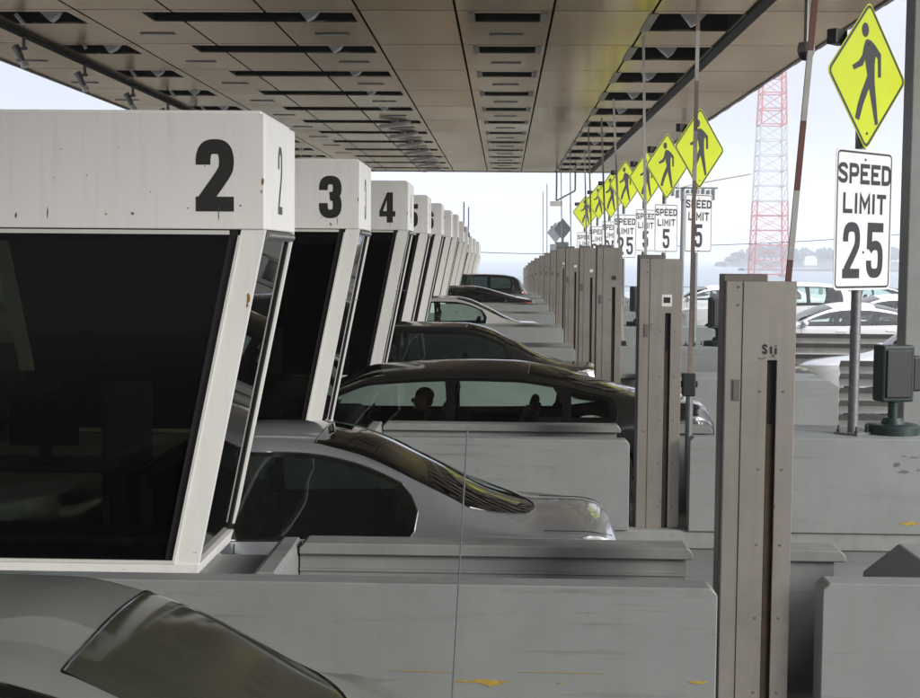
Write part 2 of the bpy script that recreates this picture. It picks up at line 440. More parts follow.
islands = [make_island(i) for i in range(len(ISL))]
i0 = islands[0]
scrape(i0, [jag(-.27, .02, .452, .014, 12, 3), jag(-.13, -.02, .44, .022, 7, 4), jag(.92, 1.02, .468, .014, 7, 6),
            jag(-.6, -.25, .50, .003, 14, 8), jag(.06, .5, .505, .002, 14, 9), jag(.26, .29, .452, .006, 5, 12)], 0, MT['scuff'])
i1 = islands[1]
scrape(i1, [jag(3.36, 3.42, .76, .035, 9, 21), jag(3.40, 3.50, .70, .02, 10, 22), jag(3.5, 3.58, .83, .008, 10, 23), jag(3.42, 3.47, .84, .006, 10, 24), jag(3.56, 3.62, .72, .012, 8, 25)], 0, MT['chip'])
scrape(i1, [jag(3.42, 3.60, .245, .03, 10, 31)], 0, MT['scuff'])

# ------------------------------------------------------------------ lettering by strokes
def arc(pts): return pts
GL = {
 '0': [[(0, .5), (0, .82), (.08, .93), (.25, .99), (.5, 1), (.75, .99), (.92, .93), (1, .82), (1, .18), (.92, .07), (.75, .01), (.5, 0), (.25, .01), (.08, .07), (0, .18), (0, .5)]],
 '1': [[(.62, 1), (.62, 0)], [(.1, .78), (.42, .86)]],
 '2': [[(0, .68), (0, .80), (.07, .92), (.22, .985), (.5, 1), (.78, .985), (.93, .92), (1, .80), (1, .68), (.94, .56), (.06, .06)], [(-.0, 0), (1, 0)]],
 '3': [[(0, .70), (0, .81), (.07, .93), (.24, .99), (.5, 1), (.76, .99), (.93, .93), (1, .82), (1, .68), (.93, .58), (.72, .53), (.45, .52)],
       [(.72, .51), (.93, .46), (1, .36), (1, .18), (.93, .07), (.76, .01), (.5, 0), (.24, .01), (.07, .07), (0, .19), (0, .32)]],
 '4': [[(.72, 1), (.72, 0)], [(.5, .93), (.02, .30)], [(-.02, .235), (1.08, .235)]],
 '5': [[(1, 1), (.05, 1), (.02, .52)], [(.05, .50), (.2, .58), (.5, .62), (.78, .60), (.94, .53), (1, .42), (1, .18), (.93, .07), (.76, .01), (.5, 0), (.24, .01), (.07, .07), (0, .18), (0, .28)]],
 '6': [[(1, .72), (1, .82), (.92, .93), (.75, .99), (.5, 1), (.25, .99), (.08, .93), (0, .82), (0, .18), (.08, .07), (.25, .01), (.5, 0), (.75, .01), (.92, .07), (1, .18), (1, .42), (.92, .52), (.7, .57), (.5, .58), (.2, .54)]],
 '7': [[(0, 1), (1, 1), (.38, 0)]],
 '8': [[(.5, 1), (.2, .98), (.05, .9), (.03, .78), (.05, .62), (.25, .52), (0, .38), (0, .18), (.08, .06), (.3, 0), (.7, 0), (.92, .06), (1, .18), (1, .38), (.75, .52), (.95, .62), (.97, .78), (.95, .9), (.8, .98), (.5, 1)]],
 '9': [[(0, .28), (0, .18), (.08, .07), (.25, .01), (.5, 0), (.75, .01), (.92, .07), (1, .18), (1, .82), (.92, .93), (.75, .99), (.5, 1), (.25, .99), (.08, .93), (0, .82), (0, .58), (.08, .48), (.3, .43), (.5, .42), (.8, .46)]],
 'S': [[(1, .76), (.95, .9), (.75, .99), (.5, 1), (.22, .98), (.03, .88), (.02, .72), (.14, .6), (.86, .42), (1, .28), (.97, .12), (.78, .01), (.5, 0), (.22, .02), (.03, .12), (0, .25)]],
 'P': [[(0, 0), (0, 1), (.62, 1), (.9, .95), (1, .82), (1, .62), (.9, .48), (.62, .43), (.12, .43)]],
 'E': [[(1, 1), (0, 1), (0, 0), (1, 0)], [(.12, .52), (.85, .52)]],
 'D': [[(.5, 0), (0, 0), (0, 1), (.5, 1), (.8, .96), (1, .8), (1, .2), (.8, .04), (.5, 0)]],
 'L': [[(0, 1), (0, 0), (1, 0)]],
 'I': [[(.5, 1), (.5, 0)]],
 'M': [[(0, 0), (0, 1), (.5, .3), (1, 1), (1, 0)]],
 'T': [[(0, 1), (1, 1)], [(.5, .93), (.5, 0)]],
 't': [[(.5, .85), (.5, .1), (.9, 0)], [(.1, .62), (.42, .62)]],
 'i': [[(.5, .65), (.5, 0)], [(.5, .98), (.5, .84)]],
}
def ribbon(bm, pts, w, fn):
    """mitred flat ribbon; fn(u, v) -> 3D"""
    P = [Vector(p) for p in pts]; n = len(P); closed = (P[0] - P[-1]).length < 1e-6
    L = []; Rr = []
    for i in range(n):
        if closed:
            a = P[i] - P[i - 1] if i > 0 else P[0] - P[-2]
            b = P[i + 1] - P[i] if i < n - 1 else P[1] - P[0]
        else:
            a = P[i] - P[i - 1] if i > 0 else P[1] - P[0]
            b = P[i + 1] - P[i] if i < n - 1 else P[-1] - P[-2]
        a = a.normalized(); b = b.normalized()
        na = Vector((-a.y, a.x)); nb = Vector((-b.y, b.x))
        m = (na + nb)
        m = m.normalized() if m.length > 1e-6 else na
        k = min(1 / max(m.dot(na), .3), 1.9)
        e = Vector((0, 0))
        L.append(P[i] + m * w / 2 * k); Rr.append(P[i] - m * w / 2 * k)
    vl = [bm.verts.new(fn(*p)) for p in L]; vr = [bm.verts.new(fn(*p)) for p in Rr]
    for i in range(n - 1):
        try: bm.faces.new((vl[i], vr[i], vr[i + 1], vl[i + 1]))
        except ValueError: pass

def chaikin(p, n=2):
    for _ in range(n):
        closed = p[0] == p[-1]; q = [] if closed else [p[0]]
        for a_, b_ in zip(p, p[1:]):
            q.append((a_[0] * .75 + b_[0] * .25, a_[1] * .75 + b_[1] * .25)); q.append((a_[0] * .25 + b_[0] * .75, a_[1] * .25 + b_[1] * .75))
        if closed: q.append(q[0])
        else: q.append(p[-1])
        p = q
    return p
FOUR = ([(0, .38), (.48, 1), (.84, 1), (.84, .38), (1, .38), (1, .20), (.84, .20), (.84, 0), (.46, 0), (.46, .20), (0, .20)], [(.46, .38), (.46, .74), (.22, .38)])
def draw_text(mb, txt, x, z, h, wch, t, gap, place, eps=.0006, widths=None):
    """letters from left x at baseline z; place(u, w_local, layer)->3D"""
    k = 0
    for ch in txt:
        cw = wch * (widths or {}).get(ch, 1)
        if ch == 'I' or ch == 'i': cw = t * 1.0
        if ch == '4' and t > .06:
            P_ = [[Vector((x + a_ * cw, z + b_ * h, 0)) for a_, b_ in lp] for lp in FOUR]; flat_ = P_[0] + P_[1]
            vs_ = [mb.bm.verts.new(place(v.x, v.y, k)) for v in flat_]
            for tri in geometry.tessellate_polygon(P_): mb.bm.faces.new([vs_[q_] for q_ in tri])
            x += cw + gap; k += 1; continue
        for st in GL.get(ch, []):
            if len(st) > 6 and ch not in 'PD': st = chaikin(st)
            iw, ih = max(cw - t, 1e-4), h - t
            pts = [(x + t / 2 + px * iw, z + t / 2 + pz * ih) for px, pz in st]
            # square ends reach the letter box
            def ext(a, b):
                v = Vector(a) - Vector(b); v.normalize(); return (a[0] + v.x * t / 2, a[1] + v.y * t / 2)
            if len(pts) == 2 or (pts[0] != pts[-1]):
                if st[0] in ((0, 0), (1, 1), (0, 1), (.5, 1), (.62, 1), (.72, 1), (-.0, 0), (1, 0)): pts[0] = ext(pts[0], pts[1])
                if st[-1] in ((0, 0), (1, 0), (1, 1), (.5, 0), (.62, 0), (.72, 0), (.38, 0)): pts[-1] = ext(pts[-1], pts[-2])
            kk = k; ribbon(mb.bm, pts, t, lambda u, w: place(u, w, kk)); k += 1
        x += cw + gap
    return x

# ------------------------------------------------------------------ toll booths
BT = [  # depth, x of top-right corner, z of top (absolute)
]
def px2w(px, py, D):
    """photo pixel -> world at depth D (design aid for the layout)"""
    v = M3 @ Vector((px - 460, -(py - 349), -F_PX))
    k = D / v.y
    return Vector((v.x * k, D, EYE + v.z * k))

booth_top = [(265, 114), (360, 161), (408.5, 182), (428, 196), (442, 204), (451.5, 211), (458, 215), (463.8, 222), (468, 227), (472, 236.6), (475.6, 239), (479, 242), (480.8, 245)]
BX, BZ = [], []
for i, (px, py) in enumerate(booth_top):
    p = px2w(px, py, ISL[i] + .5)
    BX.append(p.x); BZ.append(p.z)

def make_booth(i):
    """origin at the top right near corner's foot; local z=0 is the island top (sill level)"""
    D = ISL[i] + .5
    base = fz(ISL[i]) + .85
    H = BZ[i] - base                       # whole height above the island wall
    num = str(i + 2)
    lab = {0: 'white toll booth with a large black 2 and rust specks on its panel',
           1: 'white toll booth with a black 3, directly behind the booth marked 2',
           2: 'white toll booth with a black 4, behind the booth marked 3'}.get(i) or 'white toll booth, number %s along the row, partly hidden behind booth %d' % (num, i + 1)
    t = empty('toll_booth', (BX[i], D, base), 0, lab, 'toll booth', 'numbered toll booths in a row')
    L, dep = 3.4, 1.06
    lean = .385                            # the ends lean in towards the bottom
    fh = .615                              # fascia height
    zf = H - fh
    def xr(z): return -lean * (1 - max(0, min(1, z / zf)))       # right end at height z
    def xl(z): return -L + lean * (1 - max(0, min(1, z / zf)))
    # fascia: box slightly proud of the frame
    mb = MB(); mb.box(-L, 0, -.012, dep + .012, zf, H, bev=.008)
    mb.box(-L + .03, -.03, .02, dep - .02, H, H + .02)
    mb.build('fascia', MT['booth'], t)
    mb = MB(); mb.box(-L + .16, -.19, -.022, -.0125, zf - .028, zf - .006); mb.build('drip_trim', MT['booth_trim'], t)
    # numerals on near face and on the end
    mb = MB(); hd = .386; wd = .205
    n = len(num); gap = .03
    tw = n * wd + (n - 1) * gap
    x0 = -.165 - wd if n == 1 else -.12 - tw
    draw_text(mb, num, x0, zf + .095, hd, wd, .079, gap, lambda u, w, k: (u, -.0125 - .001 - k * .0006, w), widths={'1': .7})
    mb.build('number', MT['digit'], t, recalc=False)
    mb = MB()
    draw_text(mb, num, .43, zf + .095, hd, wd * .72, .045, gap, lambda u, w, k: (.0012 + k * .0006, u, w), widths={'1': .7})
    mb.build('number', MT['digit'], t, recalc=False)
    # corner posts (leaning), rails, sill
    pw = .128; pt = .05
    for (ya, yb) in ((0, pt), (dep - pt, dep)):
        mb = MB()
        mb.hexa([(xr(.075) - pw, ya, .075), (xr(.075), ya, .075), (xr(.075), yb, .075), (xr(.075) - pw, yb, .075),
                 (-pw, ya, zf), (0, ya, zf), (0, yb, zf), (-pw, yb, zf)])
        mb.build('corner_post', MT['booth'], t)
        mb = MB()
        mb.hexa([(xl(.075), ya, .075), (xl(.075) + pw, ya, .075), (xl(.075) + pw, yb, .075), (xl(.075), yb, .075),
                 (-L, ya, zf), (-L + pw, ya, zf), (-L + pw, yb, zf), (-L, yb, zf)])
        mb.build('corner_post', MT['booth'], t)
    mb = MB(); mb.hexa([(xl(0), -.012, 0), (xr(0), -.012, 0), (xr(0), dep + .012, 0), (xl(0), dep + .012, 0),
                        (xl(.075), -.012, .075), (xr(.075) + .004, -.012, .075), (xr(.075) + .004, dep + .012, .075), (xl(.075), dep + .012, .075)])
    mb.build('sill', MT['booth'], t)
    # beads round the big windows
    for s, y in ((1, -.008), (-1, dep + .008)):
        mb = MB()
        a, b = (y, y + .012 * 1) if s > 0 else (y - .012, y)
        bw = .016
        mb.hexa([(xr(.077) - pw - bw, a, .077), (xr(.077) - pw, a, .077), (xr(.077) - pw, b, .077), (xr(.077) - pw - bw, b, .077),
                 (-pw - bw, a, zf - .03), (-pw, a, zf - .03), (-pw, b, zf - .03), (-pw - bw, b, zf - .03)])
        mb.box(xl(.09) + pw, xr(.09) - pw - bw, a, b, .077, .095)
        mb.build('window_bead', MT['booth_trim'], t)
        f = MB()
        ya, yb = (.012, .03) if s > 0 else (dep - .03, dep - .012)
        f.hexa([(xr(.1) - pw - bw - .045, ya, .1), (xr(.1) - pw - bw - .002, ya, .1), (xr(.1) - pw - bw - .002, yb, .1), (xr(.1) - pw - bw - .045, yb, .1),
                (-pw - bw - .045, ya, zf - .003), (-pw - bw - .002, ya, zf - .003), (-pw - bw - .002, yb, zf - .003), (-pw - bw - .045, yb, zf - .003)])
        w = f.build('window_frame', MT['dark_frame'], t)
        g = MB(); y = .034 if s > 0 else dep - .034
        z0 = .08; z1 = zf
        g.hexa([(xl(z0) + pw - .02, y, z0), (xr(z0) - pw + .01, y, z0), (xr(z0) - pw + .01, y + .006, z0), (xl(z0) + pw - .02, y + .006, z0),
                (-L + pw - .02, y, z1), (-pw + .01, y, z1), (-pw + .01, y + .006, z1), (-L + pw - .02, y + .006, z1)])
        g.build('window', MT['booth_glass'], t)
    # end windows
    for s in (0, 1):
        g = MB(); o = -.03 if s == 0 else .03
        X = (lambda z: xr(z) + o) if s == 0 else (lambda z: xl(z) + o)
        z0, z1 = .08, zf - .05
        g.hexa([(X(z0) - .003, pt + .002, z0), (X(z0) + .003, pt + .002, z0), (X(z0) + .003, dep - pt - .002, z0), (X(z0) - .003, dep - pt - .002, z0),
                (X(z1) - .003, pt + .002, z1), (X(z1) + .003, pt + .002, z1), (X(z1) + .003, dep - pt - .002, z1), (X(z1) - .003, dep - pt - .002, z1)])
        g.build('end_window', MT['booth_end_glass'], t)
        for yy in (pt + .004, dep - pt - .034):
            e = MB(); e.hexa([(X(z0) + .004, yy, z0), (X(z0) + .016, yy, z0), (X(z0) + .016, yy + .03, z0), (X(z0) + .004, yy + .03, z0),
                    (X(z1) + .004, yy, z1), (X(z1) + .016, yy, z1), (X(z1) + .016, yy + .03, z1), (X(z1) + .004, yy + .03, z1)])
            e.build('end_window_frame', MT['dark_frame'], t)
    if True:
        b = MB(); b.cyl((-.012, pt + .02, zf - .03), (-.012, dep - pt - .02, zf - .03), .026, n=14); b.build('blind_roller', MT['steel_grey'], t, smooth=True)
    # interior
    mb = MB()
    mb.box(-L + .4, -.40, .1, dep - .1, .0805, .10)
    mb.box(-L + .2, -.2, .05, dep - .05, zf - .06, zf - .003)
    mb.build('interior_lining', MT['inside'], t)
    if i < 4:
        mb = MB(); mb.box(-2.6, -.75, .30, .72, .52, .56, bev=.006); mb.box(-2.5, -2.4, .35, .65, .1, .52); mb.box(-.95, -.85, .35, .65, .1, .52)
        mb.build('counter', MT['steel_grey'], t)
        mb = MB(); mb.box(-1.55, -1.15, .40, .44, .66, .94, bev=.01); mb.box(-1.38, -1.32, .43, .47, .57, .7); mb.box(-1.45, -1.25, .36, .52, .561, .575)
        mb.build('monitor', MT['black'], t)
        mb = MB(); mb.box(-1.13, -.86, .80, .97, .12, .99, bev=.01); mb.box(-1.10, -.89, .785, .798, .16, .95); mb.build('reflection_panel', MT['booth_trim'], t)  # pale box added to stand for a grey reflection in the window
        mb = MB(); mb.box(-1.95, -1.42, .88, .98, .62, .99, bev=.01); mb.build('reflection_board', MT['steel_grey'], t)  # grey slab added as a second reflection shape behind the glass
        mb = MB(); mb.box(-2.02, -1.58, .74, .79, 1.01, 1.06); lb = mb.build('glass_stripe', MT['booth_trim'], t)  # strip added to imitate the pale stripe showing in the glass
        mb = MB(); mb.box(-2.14, -2.03, .735, .79, 1.008, 1.062); mb.box(-1.57, -1.42, .735, .79, 1.008, 1.062); mb.build('stripe_end', MT['tail_red'], lb)  # red ends of the added stripe
        mb = MB(); mb.tube([(-1.1, .5, 1.4), (-1.02, .55, 1.12), (-1.25, .6, .98), (-1.55, .62, .86), (-1.7, .6, .70)], .012, 6); mb.build('cable', MT['black'], t)
        mb = MB(); mb.box(-2.25, -1.8, .34, .6, .561, .70, bev=.015); mb.box(-2.2, -1.85, .5, .55, .70, .82, bev=.01); mb.build('cash_register', MT['stainless_dark'], t)
    return t
booths = [make_booth(i) for i in range(13)]
def blob(cx, cz, rx, rz, seed):
    q = random.Random(seed); return [(cx + rx * math.cos(2 * PI * k / 11) * q.uniform(.55, 1.1), cz + rz * math.sin(2 * PI * k / 11) * q.uniform(.55, 1.1)) for k in range(11)]
def booth_marks(t, H, marks, m, name, yy):
    mb = MB()
    for k, (px, py, rx, rz) in enumerate(marks):
        mb.prism(blob((px - 265) * 7.5 / 1400, H - (py - 114) * 7.5 / 1400, rx, rz, k + int(px)), yy - .0012 - .0002 * k, yy, 'y')
    mb.build(name, m, t)
MT['rust'] = mat('rust_stain', (.34, .17, .04), .8, var=.4, scale=60); MT['grime'] = mat('grime_mark', (.17, .16, .14), .8, var=.4, scale=50)
H0 = BZ[0] - (fz(ISL[0]) + .85)
booth_marks(booths[0], H0, [(263, 181, .008, .022), (262, 191, .004, .010), (205, 166, .004, .004)], MT['rust'], 'rust_spot', -.012)
booth_marks(booths[0], H0, [(248, 298, .010, .030), (247, 305, .006, .012)], MT['rust'], 'rust_spot', -.0005)
booth_marks(booths[0], H0, [(46, 213, .004, .03), (132, 214, .010, .010), (14, 216, .007, .016), (86, 176, .004, .004), (150, 192, .004, .004), (188, 208, .005, .004), (219, 213, .002, .05), (60, 150, .005, .003), (118, 148, .003, .003), (241, 205, .004, .006)], MT['grime'], 'grime_mark', -.012)
for bi_ in (1, 2, 3):
    Hb = BZ[bi_] - (fz(ISL[bi_]) + .85)
    booth_marks(booths[bi_], Hb, [(262.5, 170 + 9 * bi_, .006, .022), (180 + 20 * bi_, 210, .008, .006)], MT['rust'], 'rust_spot', -.012)
    booth_marks(booths[bi_], Hb, [(200 + 7 * bi_, 150, .006, .004), (232 - 5 * bi_, 214, .003, .04), (150, 206, .01, .006)], MT['grime'], 'grime_mark', -.012)
    mb = MB(); mb.box(-.13, -.006, -.0016, -.0003, H0 - 1.12 - .1 * bi_, H0 - 1.114 - .1 * bi_); mb.build('post_joint', MT['grime'], booths[bi_])

# ------------------------------------------------------------------ toll cabinets in the island gaps
cab_px = [(727, 797, 281), (640.3, 683, 258.6), (597.5, 622.5, 247.6), (580, 597.5, 247.8), (566, 580.5, 248), (557, 567, 248.4), (550.5, 561, 251.6),
          (544.5, 553, 254), (539.5, 547, 256.5), (534.5, 541, 259), (531, 536.5, 261.5), (528, 533, 263.5), (525.5, 530, 266), (523.5, 527.5, 268)]
def make_cabinet(i):
    D = ISL[i] + .14
    xa, xb, py = cab_px[i]
    a = px2w(xa, py, D); b = px2w(xb, py, D)
    g = fz(ISL[i] + .5) + .15
    w = .355 if i != 1 else .43
    w = b.x - a.x if i < 6 else .36
    H = a.z - g
    lab = {0: 'tall brushed metal cabinet with a small Sti mark above its slot, nearest of the row',
           1: 'tall metal cabinet with a square white sticker above its slot',
           2: 'tall brown metal cabinet with an amber slot, just left of the sticker cabinet'}.get(i) or 'tall narrow metal cabinet on the %s island' % ORD[i]
    t = empty('toll_cabinet', (a.x, D, g), 0, lab, 'cabinet', 'tall metal toll cabinets in a row')
    sx0, sx1 = w * .60, w * .74
    zt = H - .40 if i == 0 else H * .80
    ztop = H
    dep = .21
    # back box
    mb = MB(); mb.box(-.008, w * .62, .055, dep, 0, H + .035, bev=.006); mb.build('housing', MT['stainless_dark'], t)
    mb = MB(); mb.box(w * .62 + .003, w - .004, .05, dep, 0, H - .03, bev=.004); mb.build('housing', MT['stainless_dark'], t)
    # front: door plates left and right of the slot, top plate
    mb = MB()
    fl = w * .24
    mb.box(0, fl - .002, 0, .053, 0, H, bev=.003)
    mb.prism([(fl, 0), (sx0, 0), (sx0, zt), (sx1, zt), (sx1, 0), (w, 0), (w, H), (fl, H)], -.006, .049, 'y', bev=.002)
    mb.build('front_door', MT['stainless'], t)
    mb = MB(); mb.box(sx0 + .001, sx1 - .001, .02, .045, 0, zt); s = mb.build('slot', MT['slot'], t)
    mb = MB(); mb.box(sx0 + .006, sx1 - .012, .012, .0195, 0, zt - .33); mb.build('slot_insert', MT['amber'], s)
    # screws and latch
    mb = MB()
    for dz in (.16, .56, .95, 1.33, 1.72):
        for xx in (sx0 - .035, sx1 + .035):
            mb.cyl((xx, -.009, zt - dz), (xx, -.004, zt - dz), .007, n=8)
    for dz in (.03, .12): mb.cyl((fl * .7, -.004, H - dz), (fl * .7, .001, H - dz), .007, n=8)
    mb.build('screws', MT['stainless_dark'], t)
    mb = MB(); mb.box(fl - .05, fl - .008, -.005, .001, zt - .21, zt - .10, bev=.002); mb.box(fl - .042, fl - .016, -.008, -.0045, zt - .20, zt - .11)
    mb.build('latch', MT['stainless_dark'], t)
    if i == 0:
        mb = MB(); draw_text(mb, 'Sti', w * .52, zt + .03, .052, .027, .011, .005, lambda u, z, k: (u, -.0072 - k * .0004, z))
        ribbon(mb.bm, [(w * .46, zt + .012), (w * .52, zt + .004), (w * .58, zt + .014)], .003, lambda u, z: (u, -.0078, z))
        mb.build('marking', MT['ink'], t, recalc=False)
    elif i == 1:
        mb = MB(); mb.box(w * .52, w * .76, -.0085, -.0065, zt + .06, zt + .165); st = mb.build('sticker', MT['sticker'], t)
        mb = MB(); mb.box(w * .56, w * .72, -.0095, -.0087, zt + .09, zt + .14); mb.build('sticker_mark', MT['ink'], st)
    else:
        mb = MB(); mb.box(w * .58, w * .76, -.0085, -.0065, zt + .09, zt + .14); mb.build('sticker', MT['ink'] if i == 2 else MT['sticker'], t)
    return t
cabs = [make_cabinet(i) for i in range(14)]

# ------------------------------------------------------------------ raised gate arms
arm_px = [  # island, base px (x,y), top px
 (0, (788, 283), (817, -20)), (1, (690, 372), (699, -20)), (2, (645.7, 262), (643.5, 35)), (3, (620, 262), (613.5, 99)),
 (4, (606, 262), (601.5, 118)), (5, (592, 262), (588.5, 128)), (6, (587, 262), (584.5, 150)), (7, (571, 262), (570, 150)),
 (8, (562, 262), (561, 160)), (9, (547, 258), (547, 184)), (10, (543, 262), (543, 192))]
for i, b, tp in arm_px:
    D = ISL[i] + .75
    p = px2w(b[0], b[1], D); q = px2w(tp[0], tp[1], D)
    base = fz(ISL[i]) + .9
    d = (q - p) / (q.z - p.z)
    z0 = base + (.55 if i == 1 else .1) if i else base + .2
    a0 = p + d * (z0 - p.z)
    t = empty('gate_arm', a0, 0, ['raised gate arm with faded red bands leaning right above the nearest cabinet',
              'raised brownish gate arm crossing the front of the closest diamond sign of the row',
              'slim grey raised gate arm behind the brown cabinet with the amber slot'][i] if i < 3 else 'thin raised gate arm rising beside the cabinet on the %s island' % ORD[i],
              'gate arm', 'raised toll gate arms')
    Lz = q.z - a0.z; w = .030 if i == 0 else .034
    nb = 8
    for k in range(nb):
        za, zb = Lz * k / nb, Lz * (k + 1) / nb
        red = (k % 2 == 1)
        if i == 1: m = MT['arm_brown'] if red or k < 4 else MT['arm_white']
        elif i in (4, 5): m = MT['arm_brown']
        elif i == 0: m = MT['arm_red'] if red else MT['arm_white']
        else: m = MT['arm_white']
        mb = MB(); mb.bar(d * za, d * (zb - .0005), w, w * .8, up=(0, 1, 0)); mb.build('arm_section', m, t)
    mb = MB(); mb.box(-.07, .05, -.05, .05, -.17, .04, bev=.01); mb.cyl((-.09, 0, -.06), (.07, 0, -.06), .03); mb.build('arm_bracket', MT['black'], t)
    if z0 - .17 > base:
        mb = MB(); mb.cyl((0, 0, -(z0 - base) - .5), (0, 0, -.17), .035); mb.build('pivot_post', MT['galv'], t)

# ------------------------------------------------------------------ signs on posts
def round_poly(pts, r, n=5):
    out = []
    N_ = len(pts)
    for i in range(N_):
        p = Vector(pts[i]); a = Vector(pts[i - 1]); b = Vector(pts[(i + 1) % N_])
        u = (a - p).normalized(); v = (b - p).normalized()
        ang = u.angle(v); t = r / math.tan(ang / 2)
        s, e = p + u * t, p + v * t
        for k in range(n + 1):
            f = k / n
            out.append(tuple((s * (1 - f) + p * f) * (1 - f) + (p * (1 - f) + e * f) * f))
    return out
ped_raw = [(200, 184), (217, 190), (238, 210), (268, 250), (271, 357), (256, 358), (252, 272), (241, 260), (238, 300), (240, 380), (246, 430), (262, 572), (248, 579), (213, 408), (188, 478), (169, 554), (149, 543),
           (160, 480), (176, 425), (203, 350), (197, 318), (190, 278), (180, 305), (137, 326), (129, 306), (160, 284), (176, 258), (183, 215), (190, 190)]
def ped_uv(x, y, hw=.645):
    yy = y - (x - 206) * .124
    return ((x - 206) / 194 * hw, -(yy - 352) / 343 * hw)

def make_sign(i, hs, rz, speed, xb, zspec, lab, small, back=False):
    """i island; post at xb; zspec = diamond top, diamond bottom, speed top, speed bottom (world z)"""
    D = ISL[i] + .32
    g = fz(ISL[i] + .5) + .985
    t = empty('traffic_sign_post', (xb, D, g), R(rz), lab, 'road sign', 'pedestrian and speed limit signs on posts')
    dt, db, st, sb = [z - g for z in zspec]
    t.rotation_euler[1] = R(random.uniform(-.7, .7)) if i > 1 else 0
    mb = MB(); mb.cyl((0, .05, 0), (0, .05, dt - .25), .042 if small else .046, n=16); mb.build('post', MT['galv'], t, smooth=True)
    mb = MB(); mb.box(-.12, .12, -.07, .17, .0, .02, bev=.004); b = mb.build('base_plate', MT['galv'], t)
    for sx in (-.09, .09):
        for sy in (-.04, .14):
            mb = MB(); mb.cyl((sx, sy, .02), (sx, sy, .045), .018, n=6); mb.cyl((sx, sy, .045), (sx, sy, .08), .009, n=8); mb.build('bolt', MT['black'], b)
    # diamond
    hw = (dt - db) / 2; cz = (dt + db) / 2
    k = hw / .645
    dia = round_poly([(0, hw * 1.0), (-hw, 0), (0, -hw), (hw, 0)], .07 * k)
    yo = .004 if back else 0
    mb = MB(); mb.prism([(x, z + cz) for x, z in dia], -.004, 0, 'y'); pl = mb.build('diamond_plate', MT['sign_back'] if back else MT['yellow'], t)
    if not back:
        mb = MB(); e = .022 * k
        inner = round_poly([(0, hw - e * 1.42), (-hw + e * 1.42, 0), (0, -hw + e * 1.42), (hw - e * 1.42, 0)], .06 * k)
        inner.append(inner[0])
        ribbon(mb.bm, inner, .026 * k, lambda u, w: (u, -.0052, w + cz)); mb.build('border', MT['ink'], pl, recalc=False)
        mb = MB()
        pp = [ped_uv(x, y, hw) for x, y in ped_raw]
        vs = [mb.bm.verts.new((u, -.0056, w + cz)) for u, w in pp]
        for tri in geometry.tessellate_polygon([[Vector((u, w, 0)) for u, w in pp]]): mb.bm.faces.new([vs[q] for q in tri])
        hx, hz = ped_uv(188, 143, hw)
        mb.flat([(hx + .058 * k * math.cos(2 * PI * q / 20), -.0056, cz + hz + .062 * k * math.sin(2 * PI * q / 20)) for q in range(20)])
        mb.build('pedestrian_symbol', MT['ink'], pl, recalc=False)
        mb = MB()
        for u, w in (ped_uv(206, 208, hw), ped_uv(208, 615, hw)): mb.cyl((u, -.010, w + cz), (u, -.004, w + cz), .012, n=8)
        mb.build('bolt', MT['black'], pl)
    # speed plate
    sh = st - sb; sw = sh * .76
    pl2 = round_poly([(-sw / 2, st), (-sw / 2, sb), (sw / 2, sb), (sw / 2, st)], .045 * sh)
    mb = MB(); mb.prism(pl2, -.004, 0, 'y'); pb = mb.build('speed_plate', MT['sign_back'] if back else MT['sign_white'], t)
    if not back:
        q = .022 * sh
        inn = round_poly([(-sw / 2 + q, st - q), (-sw / 2 + q, sb + q), (sw / 2 - q, sb + q), (sw / 2 - q, st - q)], .035 * sh); inn.append(inn[0])
        mb = MB(); ribbon(mb.bm, inn, .014 * sh, lambda u, w: (u, -.0052, w)); mb.build('border', MT['ink'], pb, recalc=False)
        mb = MB()
        fn = lambda u, w, kk: (u, -.0052 - kk * .0003, w)
        cw, hh = .125 * sh, .145 * sh
        draw_text(mb, 'SPEED', -(5 * cw + 4 * .02 * sh) / 2, st - .245 * sh, hh, cw, .031 * sh, .02 * sh, fn)
        lw = 3 * cw + 2 * .026 * sh + .13 * cw + 4 * .03 * sh
        draw_text(mb, 'LIMIT', -lw / 2, st - .455 * sh, hh, cw, .031 * sh, .03 * sh, fn, widths={'M': 1.15})
        dw, dh = .225 * sh, .40 * sh
        if speed == '25':
            draw_text(mb, '25', -dw - .045 * sh, sb + .085 * sh, dh, dw, .068 * sh, .09 * sh, fn)
        else:
            draw_text(mb, '5', -dw / 2, sb + .085 * sh, dh, dw, .068 * sh, 0, fn)
        mb.build('lettering', MT['ink'], pb, recalc=False)
        mb = MB()
        for w in (st - .07 * sh, sb + (.27 if speed == '25' else .03) * sh): mb.cyl((0, -.010, w), (0, -.004, w), .011, n=8)
        mb.build('bolt', MT['black'], pb)
    mb = MB(); mb.box(-.03, .03, 0.001, .05, cz - .3, cz - .26); mb.box(-.03, .03, 0.001, .05, cz + .26, cz + .3); mb.box(-.03, .03, .001, .05, st - .2, st - .16); mb.build('clamp', MT['galv'], t)
    # little dark box behind the left edge of the diamond
    mb = MB(); mb.box(-hw * .5 - .09, -hw * .5 + .09, .06, .16, cz + hw * .38, cz + hw * .38 + .13, bev=.01); mb.box(-hw * .5, 0, .07, .09, cz + hw * .42, cz + hw * .45); mb.build('detector_box', MT['black'], t)
    return t

